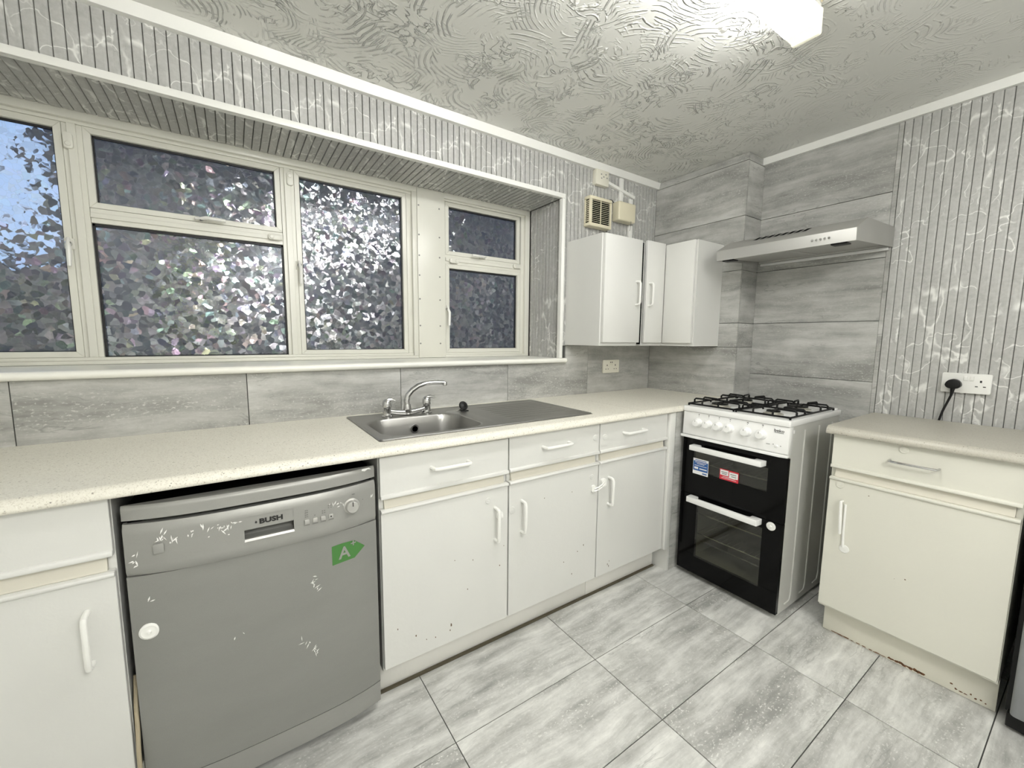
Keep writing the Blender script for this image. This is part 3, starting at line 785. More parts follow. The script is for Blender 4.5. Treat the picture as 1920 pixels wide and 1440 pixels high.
# strap catch between the two right-hand doors
t = thing('child_safety_catch', (-1.11, -0.62, 0.58), 'white plastic strap catch joining two base cabinet doors', 'catch')
b = B(); b.prism(rrect(-1.150, -1.128, 0.570, 0.603, 0.008), 'y', -0.610, -0.6005); obj('catch_base', b, M['handle'], t, bevel=0.002)
b = B(); b.prism(rrect(-1.094, -1.064, 0.586, 0.624, 0.010), 'y', -0.616, -0.6005); obj('catch_base', b, M['handle'], t, bevel=0.002)
b = B()
for dz in (-0.006, 0.006):
    b.tube([(-1.139, -0.612, 0.582 + dz), (-1.12, -0.621, 0.589 + dz), (-1.098, -0.624, 0.600 + dz), (-1.078, -0.618, 0.607 + dz)], 0.0032, 6)
b.tube([(-1.12, -0.621, 0.583), (-1.12, -0.621, 0.595)], 0.003, 6); b.tube([(-1.10, -0.624, 0.593), (-1.10, -0.624, 0.606)], 0.003, 6)
obj('strap', b, M['handle'], t, smooth=True)

# plinths of the window run
b = B(); b.box(-2.0975, -1.0895, -0.522, -0.506, 0.006, 0.124)
tag(obj('plinth_board', b, M['plinth'], bevel=0.001), 'long white plinth board under the sink cabinets', 'plinth', 'plinth boards along the floor')
b = B(); b.box(-1.0885, -0.575, -0.5235, -0.508, 0.006, 0.124)
tag(obj('plinth_board', b, M['plinth'], bevel=0.001), 'short white plinth board beside the filler post', 'plinth', 'plinth boards along the floor')
b = B(); b.box(-3.222, -2.722, -0.522, -0.506, 0.006, 0.124)
tag(obj('plinth_board', b, M['plinth'], bevel=0.001), 'white plinth board under the cabinet left of the dishwasher', 'plinth', 'plinth boards along the floor')
b = B(); b.box(-2.0975, -0.575, -0.535, -0.5238, 0.0005, 0.008)
struct(obj('baseboard_back', b, M['skirt']))
# end panel with filler post, tiled infill up to the chimney breast
t = thing('end_panel', (-0.575, -0.56, 0), 'white end panel and filler post beside the cooker', 'panel')
b = B(); b.box(-0.556, -0.541, -0.604, -0.02, 0.0, 0.884); obj('side_board', b, M['cab'], t)
b = B(); b.box(-0.6025, -0.557, -0.616, -0.58, 0.137, 0.884); obj('filler_post', b, M['cab'], t, bevel=0.003)
b = B(); b.box(-0.540, -0.012, -0.598, -0.590, 0.0, 0.88)
infill = struct(obj('trim_6', b, M['grout']))
for z0, z1 in ((0.0, 0.32), (0.322, 0.607), (0.609, 0.882)):
    b = B(); b.box(-0.540, -0.002, -0.606, -0.599, z0, z1); obj('tile', b, M['wtile'], infill)

# ------------------------------------------------------------------ worktops
def nose_profile(yf, yb, zt, zb_, r, left=True):
    pts = [(yb, zt)]
    for k in range(9):
        a = math.pi / 2 * k / 8; pts.append((yf + r - r * math.sin(a), zt - r + r * math.cos(a)))
    pts += [(yf + 0.0015, zb_ + 0.002), (yf + 0.004, zb_), (yb, zb_)]
    return pts
ZB_ = 0.888
BX0, BX1, BY0, BY1 = -2.055, -1.615, -0.520, -0.170    # opening for the sink bowl
b = B()
b.prism(nose_profile(-0.626, -0.0008, WT, ZB_, 0.024), 'x', XL + 0.001, BX0)
b.prism(nose_profile(-0.626, BY0, WT, ZB_, 0.024), 'x', BX0, BX1)
b.box(BX0, BX1, BY1, -0.0008, ZB_, WT)
b.prism(nose_profile(-0.626, -0.0008, WT, ZB_, 0.024), 'x', BX1, -0.8165)
tag(obj('worktop', b, M['worktop'], smooth=True), 'long beige speckled worktop with the steel sink set in it', 'worktop', 'kitchen worktops')
b = B(); b.prism(nose_profile(-0.626, -0.0008, WT, ZB_, 0.024), 'x', -0.8145, -0.535)
b.box(-0.535, -0.0008, -0.6075, -0.0008, ZB_, WT)
b.prism(nose_profile(-0.6255, -0.6075, WT, ZB_, 0.016), 'x', -0.535, -0.470)
tag(obj('worktop', b, M['worktop'], smooth=True), 'short beige worktop piece in the corner under the wall cabinets', 'worktop', 'kitchen worktops')

# ------------------------------------------------------------------ sink, tap, plug
def make_sink():
    t = thing('sink', (-1.58, -0.3, WT), 'stainless steel inset sink with bowl left and ribbed drainer right', 'sink')
    X0, X1, Y0, Y1 = -2.076, -1.092, -0.542, -0.052
    bx0, bx1, by0, by1, br = -2.040, -1.632, -0.505, -0.185, 0.085
    def sdf(x, y, x0, x1, y0, y1, r):
        cx, cy = (x0 + x1) / 2, (y0 + y1) / 2; hx, hy = (x1 - x0) / 2 - r, (y1 - y0) / 2 - r
        dx, dy = abs(x - cx) - hx, abs(y - cy) - hy
        return math.hypot(max(dx, 0), max(dy, 0)) + min(max(dx, dy), 0) - r
    def ss(a, c, v):
        v = min(1, max(0, (v - a) / (c - a))); return v * v * (3 - 2 * v)
    NX, NY = 236, 118
    def fn(i, j):
        x = X0 + (X1 - X0) * i / NX; y = Y0 + (Y1 - Y0) * j / NY
        d = -sdf(x, y, X0, X1, Y0, Y1, 0.012)
        z = WT + 0.0022 + 0.0036 * ss(0.0, 0.004, d) - 0.0026 * ss(0.006, 0.014, d)
        e = -sdf(x, y, bx0, bx1, by0, by1, br)
        if e > -0.006: z -= 0.003 * ss(-0.006, 0.004, e) + 0.135 * ss(0.001, 0.024, e) + 0.010 * ss(0.02, 0.15, e)
        if x > -1.50 and -0.475 < y < -0.105:
            f = ss(-1.50, -1.46, x) * (1 - ss(-1.150, -1.125, x)) * ss(-0.475, -0.46, y) * (1 - ss(-0.12, -0.105, y))
            z += f * (0.0030 * max(0, math.cos((y + 0.475) / 0.0435 * 2 * math.pi)) ** 2 - 0.0012)
        if x > -1.60: z -= 0.0018 * ss(-1.60, -1.56, x) * ss(0.016, 0.03, d)
        return (x, y, z)
    b = B(); b.grid(fn, NX, NY)
    o = obj('sink_basin', b, M['sink'], t, smooth=True)
    b = B(); b.lathe([(0.019, 0.002), (0.019, -0.003), (0.0125, -0.003), (0.0115, 0.002)], (-1.826, -0.2005, 0.868), 'y', 20)
    part_label(obj('overflow_ring', b, M['chrome'], t, smooth=True), 'chrome overflow ring')
    b = B(); b.lathe([(0.0122, -0.0015), (0.0, -0.0015)], (-1.826, -0.2005, 0.868), 'y', 16); obj('overflow_hole', b, M['dark'], t)
    b = B(); b.lathe([(0.034, 0.0), (0.034, 0.002), (0.026, 0.003), (0.024, 0.0012), (0.0, 0.0010)], (-1.835, -0.345, 0.774), 'z', 20)
    obj('waste_ring', b, M['chrome'], t, smooth=True)
make_sink()
def make_tap():
    yc = -0.140; z0 = WT + 0.0042; t = thing('mixer_tap', (-1.836, yc, z0), 'chrome two-handle deck mixer tap behind the sink bowl', 'tap')
    xl, xr, xm = -1.926, -1.746, -1.836
    b = B()
    for x in (xl, xr): b.lathe([(0.024, 0.0), (0.024, 0.005), (0.019, 0.008), (0.0165, 0.030), (0.0175, 0.036), (0.0, 0.036)], (x, yc, z0), 'z', 18)
    arc = [(xl + (xr - xl) * k / 14, yc, z0 + 0.025 - 0.013 * math.sin(math.pi * k / 14)) for k in range(15)]
    b.tube(arc, [0.0105 + 0.004 * (1 - abs(k - 7) / 7) for k in range(15)], 12)
    b.lathe([(0.016, 0.004), (0.019, 0.016), (0.0165, 0.036), (0.0145, 0.048), (0.0, 0.049)], (xm, yc, z0), 'z', 18)
    obj('tap_body', b, M['chrome'], t, smooth=True)
    b = B(); pts = []; rs = []
    ctrl = [(0.0, 0.040), (-0.003, 0.062), (0.004, 0.088), (0.022, 0.110), (0.050, 0.128), (0.085, 0.139), (0.120, 0.1415), (0.152, 0.140), (0.168, 0.1385)]
    for i, (s, h) in enumerate(ctrl): pts.append((xm + s * 0.97, yc - s * 0.20, z0 + h)); rs.append(0.0135 - 0.0045 * i / 8)
    b.tube(pts, rs, 12); obj('spout', b, M['chrome'], t, smooth=True)
    b = B(); e = Vector(pts[-1]); b.lathe([(0.0095, 0.006), (0.0105, 0.004), (0.0105, -0.010), (0.008, -0.012), (0.0, -0.012)], e + Vector((0.003, -0.001, -0.002)), 'z', 14)
    obj('spout_nozzle', b, M['chrome'], t, smooth=True)
    for x in (xl, xr):
        b = B(); b.lathe([(0.014, 0.036), (0.0195, 0.042), (0.020, 0.058), (0.017, 0.070), (0.009, 0.077), (0.0, 0.078)], (x, yc, z0), 'z', 18)
        b.tube([(x + 0.002, yc - 0.002, z0 + 0.073), (x + 0.018, yc - 0.006, z0 + 0.076), (x + 0.033, yc - 0.010, z0 + 0.070)], [0.009, 0.007, 0.005], 10)
        obj('tap_lever', b, M['chrome'], t, smooth=True)
make_tap()
t = thing('sink_plug', (-1.60, -0.19, WT), 'black rubber sink plug propped on the rim behind the bowl', 'plug')
b = B(); prof = [(0.0, -0.006), (0.019, -0.006), (0.0215, -0.002), (0.0225, 0.002), (0.019, 0.005), (0.012, 0.0045), (0.006, 0.008), (0.0, 0.008)]
b.lathe(prof, (0, 0, 0), 'z', 18)
R = Matrix.Rotation(math.radians(62), 4, 'X')
b.map(lambda p: Vector((-1.572, -0.165, WT + 0.026)) + (R @ p))
obj('stopper', b, M['black'], t, smooth=True)
b = B(); b.tube([(-1.572, -0.160, WT + 0.012), (-1.600, -0.165, WT + 0.005), (-1.625, -0.162, WT + 0.004), (-1.660, -0.158, WT + 0.004)], 0.0018, 6); obj('chain', b, M['chrome'], t)
b = B(); b.box(-1.588, -1.552, -0.184, -0.150, WT + 0.001, WT + 0.006); obj('plug_foot', b, M['black'], t, bevel=0.002)

# ------------------------------------------------------------------ dishwasher
def make_dishwasher():
    xc, hw = -2.4085, 0.2985
    t = thing('dishwasher', (xc, -0.3, 0), 'worn silver-grey dishwasher under the worktop, scuffed with paint marks', 'dishwasher')
    def yfront(x, bow=0.036, base=-0.592):
        u = min(1.0, abs((x - xc) / hw)); return base - bow * (1 - u ** 3.2)
    b = B(); b.box(xc - 0.292, xc + 0.292, -0.575, -0.03, 0.02, 0.800); obj('tub_body', b, M['silver'], t)
    def shell(name, z0, z1, bow, base, mat, back=-0.574, hole=None, prof=None, n=44):
        """bowed front slab; prof(z fraction) gives extra setback, hole = (x0, x1, z0, z1) left open"""
        xs = [xc - hw + 2 * hw * k / n for k in range(n + 1)]; zs = [z0 + (z1 - z0) * k / 10 for k in range(11)]
        if hole:
            for v in hole[:2]: xs[min(range(len(xs)), key=lambda k: abs(xs[k] - v))] = v
            for v in hole[2:]: zs[min(range(len(zs)), key=lambda k: abs(zs[k] - v))] = v
        b = B()
        f = lambda i, j: (xs[i], yfront(xs[i], bow, base) + (prof((zs[j] - z0) / (z1 - z0)) if prof else 0), zs[j])
        sk = None
        if hole:
            sk = lambda i, j: hole[0] - 1e-6 <= xs[i] and xs[i + 1] <= hole[1] + 1e-6 and hole[2] - 1e-6 <= zs[j] and zs[j + 1] <= hole[3] + 1e-6
        g = b.grid(f, len(xs) - 1, len(zs) - 1, skip=sk)
        top = [g[i][-1] for i in range(len(xs))]; bot = [g[i][0] for i in range(len(xs))]
        tb = [b.bm.verts.new((v.co.x, back, v.co.z)) for v in top]; bb = [b.bm.verts.new((v.co.x, back, v.co.z)) for v in bot]
        for i in range(len(xs) - 1):
            b._face([top[i], top[i + 1], tb[i + 1], tb[i]]); b._face([bot[i], bb[i], bb[i + 1], bot[i + 1]])
        b._face([v for v in g[0]] + [tb[0], bb[0]]); b._face([v for v in g[-1]][::-1] + [bb[-1], tb[-1]])
        return obj(name, b, mat, t, smooth=True)
    rnd_ = lambda k: lambda q: 0.008 * max(0, (q - 0.86) / 0.14) ** 2 + k * 0.006 * max(0, (0.08 - q) / 0.08) ** 2
    shell('door', 0.110, 0.6765, 0.028, -0.594, M['silver'])
    cp_ = shell('control_panel', 0.678, 0.8085, 0.040, -0.593, M['silver_l'], hole=(-2.4640, -2.3470, 0.7170, 0.7845), prof=rnd_(1))
    shell('lid', 0.8190, 0.8545, 0.036, -0.590, M['silver_l'], back=-0.580, prof=lambda q: 0.006 * max(0, (q - 0.75) / 0.25) ** 2)
    shell('kick_plate', 0.036, 0.1055, 0.027, -0.592, M['silver_l'])
    b = B(); b.box(xc - 0.290, xc + 0.290, -0.579, -0.04, 0.8005, 0.8455); obj('lid_gap_shade', b, M['dark'], t)  # near-black block stands in for the shade between lid and worktop
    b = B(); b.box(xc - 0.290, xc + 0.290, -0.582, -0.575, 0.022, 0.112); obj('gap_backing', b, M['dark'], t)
    for x in (xc - 0.26, xc + 0.26):
        b = B(); b.lathe([(0.018, 0.0), (0.018, 0.006), (0.008, 0.008), (0.008, 0.021), (0.0, 0.021)], (x, -0.545, 0), 'z', 12); obj('foot', b, M['black'], t)
    # grip recess with name plate
    x0, x1 = -2.4645, -2.3465
    b = B(); b.prism([(-0.6320, 0.7490), (-0.6310, 0.7850), (-0.6260, 0.7850), (-0.6260, 0.7490)], 'x', x0, x1); pl = obj('name_plate', b, M['silver_l'], t)
    b = B()
    prof = [(-0.630, 0.7485), (-0.604, 0.7440), (-0.598, 0.7340), (-0.606, 0.7260), (-0.626, 0.7205), (-0.6345, 0.7165), (-0.630, 0.7150), (-0.590, 0.7160), (-0.590, 0.7500), (-0.628, 0.7500)]
    b.prism(prof, 'x', x0, x1); obj('grip_recess', b, M['silver'], t)
    b = B(); b.prism([(-0.6345, 0.7170), (-0.6310, 0.7225), (-0.6240, 0.7230), (-0.6240, 0.7165)], 'x', x0, x1); obj('grip_lip', b, M['steel'], t)
    lettering('lettering', 'BUSH', 0.0185, M['ink'], pl, lambda u, v, d: (-2.4010 + u, -0.6325 - d, 0.7655 + v), 0.0008, 1.25)
    b = B(); b.poly([(-2.4395, -0.6330, 0.7655), (-2.4365, -0.6330, 0.7620), (-2.4335, -0.6330, 0.7655), (-2.4365, -0.6330, 0.7705)]); obj('emblem', b, M['ink'], pl)
    # programme dial
    xd = -2.1885; yd = yfront(xd, 0.040, -0.593)
    b = B(); b.lathe([(0.0235, 0.002), (0.0235, -0.005), (0.0190, -0.0065), (0.0180, -0.020), (0.0155, -0.023), (0.0, -0.023)], (xd, yd, 0.7515), 'y', 28)
    dl = part_label(obj('dial', b, M['steel'], t, smooth=True), 'round silver programme dial')
    b = B(); b.box(xd - 0.0012, xd + 0.0012, yd - 0.0240, yd - 0.0225, 0.7555, 0.7690); obj('pointer', b, M['ink'], dl)
    b = B()
    for k in range(8):
        a = math.radians(-20 + k * 33); r = 0.034
        b.box(xd + r * math.cos(a) - 0.004, xd + r * math.cos(a) + 0.004, yd - 0.0008 + 0.010 * (r * math.cos(a) > 0.02), yd + 0.010, 0.7515 + r * math.sin(a) - 0.0012, 0.7515 + r * math.sin(a) + 0.0012)
    stuff(obj('dial_marks', b, M['greyink'], t))
    # four square buttons, indicator dots, power button
    for k, x in enumerate((-2.3140, -2.2925, -2.2710, -2.2495)):
        y = yfront(x, 0.040, -0.593)
        b = B(); b.prism(rrect(x - 0.0062, x + 0.0062, 0.7305, 0.7435, 0.002, 3), 'y', y - 0.0055, y + 0.002); bt = obj('push_button', b, M['steel'], t, bevel=0.001)
        if k == 3:
            b = B(); b.lathe([(0.0022, 0.0), (0.0, 0.0)], (x, y - 0.0058, 0.737), 'y', 8); obj('button_dot', b, M['ink'], bt)
    b = B()
    dots = [(-2.3155 + 0.0045 * (c % 2) - 0.001, 0.7505 + 0.0062 * r) for r in range(4) for c in range(2)] + [(-2.2925, 0.7505)] + [(-2.272 + 0.006 * c, 0.7515 + 0.006 * r) for r in range(2) for c in range(2)] + [(-2.255 + 0.007 * c, 0.7630 + 0.006 * r) for r in range(2) for c in range(2)]
    for x, z in dots:
        y = yfront(x, 0.040, -0.593); b.box(x - 0.0016, x + 0.0016, y - 0.0010, y + 0.001, z - 0.0014, z + 0.0014)
    for x in (-2.314, -2.2925, -2.271, -2.2495):
        y = yfront(x, 0.040, -0.593); b.box(x - 0.0075, x + 0.0075, y - 0.0008, y + 0.001, 0.7248, 0.7260)
    stuff(obj('panel_print', b, M['greyink'], t))
    x = -2.640; y = yfront(x, 0.040, -0.593)
    b = B(); b.prism(rrect(x - 0.0105, x + 0.0105, 0.7320, 0.7565, 0.003, 3), 'y', y - 0.006, y + 0.004); part_label(obj('power_button', b, M['silver_l'], t, bevel=0.0012), 'square power button')
    b = B(); b.box(x + 0.0112, x + 0.0125, y - 0.0012, y + 0.004, 0.735, 0.7560); obj('button_gap', b, M['ink'], t)
    # energy sticker
    yy = lambda x: yfront(x, 0.028, -0.594) - 0.0008
    px = lambda u, v: (-2.2490 + u, yy(-2.2490 + u), 0.575 + v)
    b = B()
    outline = [(0.000, 0.0), (0.030, 0.002), (0.066, 0.003), (0.099, 0.031), (0.066, 0.060), (0.030, 0.062), (0.0, 0.060)]
    mid = [(0.030, 0.002), (0.030, 0.062)]
    b.poly([px(*p) for p in ((0, 0), (0.030, 0.002), (0.030, 0.062), (0, 0.060))]); b.poly([px(*p) for p in ((0.030, 0.002), (0.066, 0.003), (0.066, 0.060), (0.030, 0.062))]); b.poly([px(*p) for p in ((0.066, 0.003), (0.099, 0.031), (0.066, 0.060))])
    st = part_label(obj('sticker', b, M['green'], t), 'worn green arrow-shaped energy sticker')
    lettering('lettering', '+', 0.032, M['silver_l'], st, lambda u, v, d: (-2.1860 + u, yy(-2.1860 + u) - 0.0012 - d, 0.6265 + v), 0.0005, 1.0)
    lettering('lettering', 'A', 0.052, M['silver_l'], st, lambda u, v, d: (-2.2130 + u, yy(-2.2060 + u) - 0.0012 - d, 0.6045 + v), 0.001, 0.95)
    # child-lock disc
    xq = -2.673; yq = yfront(xq, 0.028, -0.594)
    b = B(); b.lathe([(0.0205, 0.002), (0.0205, -0.003), (0.016, -0.0055), (0.011, -0.004), (0.005, -0.005), (0.003, -0.010), (0.0, -0.010)], (xq, yq, 0.531), 'y', 24)
    part_label(obj('lock_pad', b, M['handle'], t, smooth=True), 'round white plastic pad')
    # dried paint splashes
    rg = random.Random(11); b = B()
    spots = [(-2.632, 0.764, 9), (-2.61, 0.757, 6), (-2.585, 0.769, 3), (-2.575, 0.757, 2), (-2.548, 0.779, 2), (-2.515, 0.767, 8), (-2.508, 0.778, 6), (-2.535, 0.757, 2), (-2.497, 0.757, 2), (-2.48, 0.782, 3), (-2.690, 0.710, 5), (-2.690, 0.735, 2), (-2.125, 0.76, 2), (-2.235, 0.777, 4), (-2.222, 0.770, 3)]
    low = [(-2.302, 0.545, 5), (-2.296, 0.520, 4), (-2.318, 0.352, 3), (-2.308, 0.335, 6), (-2.30, 0.320, 4), (-2.335, 0.365, 2), (-2.505, 0.455, 2), (-2.665, 0.610, 2)]
    for lst, bow, base in ((spots, 0.040, -0.593), (low, 0.028, -0.594)):
        for x, z, n in lst:
            for k in range(n):
                cx = x + rg.gauss(0, 0.007); cz = z + rg.gauss(0, 0.007); a = rg.gauss(1.2, 0.6); L = rg.uniform(0.002, 0.010); W_ = rg.uniform(0.0008, 0.0020)
                y = yfront(cx, bow, base) - 0.0009; dx, dz = math.cos(a), math.sin(a)
                b.poly([(cx - dx * L, y, cz - dz * L), (cx + dz * W_, y, cz - dx * W_), (cx + dx * L, y, cz + dz * L), (cx - dz * W_, y, cz + dx * W_)])
    stuff(obj('paint_splashes', b, M['splash'], t))
    b = B(); b.poly([(-2.150, -0.6010, 0.8535), (-2.128, -0.5975, 0.8535), (-2.120, -0.594, 0.847), (-2.133, -0.600, 0.850), (-2.142, -0.6025, 0.846), (-2.152, -0.604, 0.849)]); obj('chipped_corner', b, M['splash'], t)
make_dishwasher()
b = B(); b.tube([(-2.7145, -0.560, 0.40), (-2.7148, -0.585, 0.33), (-2.7140, -0.596, 0.27), (-2.7150, -0.603, 0.21), (-2.7140, -0.608, 0.14), (-2.7150, -0.604, 0.075), (-2.7145, -0.590, 0.025), (-2.7145, -0.52, 0.006)], 0.0048, 8)
tag(obj('drain_hose', b, M['hose'], smooth=True), 'thin beige hose hanging in the gap beside the dishwasher', 'hose')

# ------------------------------------------------------------------ right-hand cabinet and worktop
XRF = -0.421
PR = lambda u, v, z: (XRF + v, -1.2545 - u, z)
tr, drr, dor = base_cabinet('cream base cabinet right of the cooker with worn plinth and scraped handle', PR, 0.512, 0.50, M['cab_cream'], M['rail'], 'l', 0.062, handle_mat=M['handle'], drawer_handle=False, door_handle=False, z_top=0.880, group=None)
d_handle(drr, PR, 0.250, 0.8175, False, M['chrome'], 0.132, 0.028, 0.0042)
part_label(drr, 'drawer with thin worn chrome handle')
b = B(); b.tube([PR(0.054, 0.0, 0.612), PR(0.054, -0.022, 0.612), PR(0.056, -0.026, 0.600), PR(0.061, -0.024, 0.480)], [0.004, 0.005, 0.0055, 0.005], 8)
b.tube([PR(0.065, -0.003, 0.600), PR(0.066, -0.003, 0.480), PR(0.069, -0.003, 0.42)], 0.0048, 8)
obj('handle', b, M['handle'], dor, smooth=True)
pad(dor, PR, 0.074, 0.4130, 0.017, M['plastic'])
pad(dor, PR, 0.039, 0.676, 0.015, M['cab_cream']); pad(drr, PR, 0.219, 0.865, 0.014, M['cab_cream'])
b = B(); b.box(-0.362, -0.346, -1.7665, -1.265, 0.0015, 0.124)
plr = tag(obj('plinth_board', b, M['plinth_worn'], bevel=0.001), 'worn cream plinth board with flaking paint by the fridge', 'plinth', 'plinth boards along the floor')
b = B()
prof = [(0.125, WT)] + [(-0.445 + 0.026 - 0.026 * math.sin(a), WT - 0.026 + 0.026 * math.cos(a)) for a in [math.pi / 2 * k / 8 for k in range(9)]] + [(-0.4435, 0.8865), (-0.441, 0.8845), (0.125, 0.8845)]
b.prism(prof, 'y', -1.774, -1.236)
tag(obj('worktop', b, M['worktop_r'], smooth=True), 'greyish worktop on the cream cabinet right of the cooker', 'worktop', 'kitchen worktops')

rg = random.Random(21)
def flakes(parent, spots, place, mat, name, thick=0.0009):
    """ragged little patches where the paint has come off"""
    b = B()
    for u, z, ru, rz in spots:
        k = 9; pts = []
        for i in range(k):
            a = 6.2832 * i / k; q = rg.uniform(0.55, 1.15); pts.append((u + ru * q * math.cos(a), z + rz * q * math.sin(a)))
        f = [b.bm.verts.new(place(*p, thick)) for p in pts]; g = [b.bm.verts.new(place(*p, 0.0)) for p in pts]
        b._face(f)
        for i in range(k): b._face([f[i], f[(i + 1) % k], g[(i + 1) % k], g[i]])
    return stuff(obj(name, b, mat, parent))
PF = lambda u, z, t: (u, -0.6000 - t, z)
flakes(do1, [(-1.833, 0.454, .002, .0015), (-1.758, 0.433, .0018, .004), (-1.850, 0.207, .003, .007), (-1.854, 0.188, .002, .004), (-2.049, 0.273, .002, .003), (-1.985, 0.222, .0022, .004), (-1.781, 0.324, .002, .003), (-1.912, 0.185, .0018, .003), (-1.946, 0.191, .0018, .003), (-1.639, 0.374, .0018, .003), (-1.62, 0.45, .0015, .002)], PF, M['chip'], 'paint_chips')
flakes(do2, [(-1.304, 0.282, .0022, .003), (-1.186, 0.328, .002, .004), (-1.222, 0.308, .002, .003), (-1.254, 0.211, .002, .004), (-1.419, 0.601, .0018, .002), (-1.264, 0.596, .0015, .003)], PF, M['chip'], 'paint_chips')
flakes(do3, [(-1.023, 0.184, .0022, .006), (-1.015, 0.172, .002, .006), (-1.012, 0.197, .0014, .003)], PF, M['chip'], 'paint_chips')
PX = lambda u, z, t: (XRF - t, u, z)
flakes(dor, [(-1.518, 0.377, .003, .0022), (-1.388, 0.659, .002, .002), (-1.488, 0.365, .0014, .001)], PX, M['chip'], 'paint_chips')
PP = lambda u, z, t: (-0.362 - t, u, z)
sp = [(-1.49 - 0.0105 * k, 0.009 + rg.uniform(-.001, .004), rg.uniform(.006, .011), rg.uniform(.003, .008)) for k in range(10)]
sp += [(-1.31 - 0.02 * k, 0.006, rg.uniform(.007, .014), rg.uniform(.0015, .003)) for k in range(9)]
sp += [(-1.66 - 0.012 * k, 0.018 + rg.uniform(-.008, .012), rg.uniform(.002, .006), rg.uniform(.002, .004)) for k in range(8)]
flakes(plr, sp, PP, M['rust'], 'flaked_paint')

# ------------------------------------------------------------------ fridge at the right edge
t = thing('fridge', (-0.13, -2.07, 0), 'dark grey fridge with black base beside the cream cabinet', 'fridge')
b = B(); b.box(-0.40, 0.14, -2.355, -1.786, 0.05, 0.85); obj('fridge_body', b, M['black'], t, bevel=0.004)
for z0, z1 in ((0.075, 0.845),):
    b = B(); b.prism(rrect(-0.462, -0.402, -2.355, -1.800, 0.014), 'z', z0, z1); obj('door', b, M['fridge'], t, bevel=0.003)
b = B(); b.box(-0.425, 0.12, -2.35, -1.792, 0.012, 0.06); obj('fridge_base', b, M['black'], t, bevel=0.004)
for y in (-2.30, -1.83):
    b = B(); b.lathe([(0.016, 0.0), (0.016, 0.012), (0.0, 0.012)], (-0.39, y, 0.0), 'z', 10); obj('foot', b, M['black'], t)

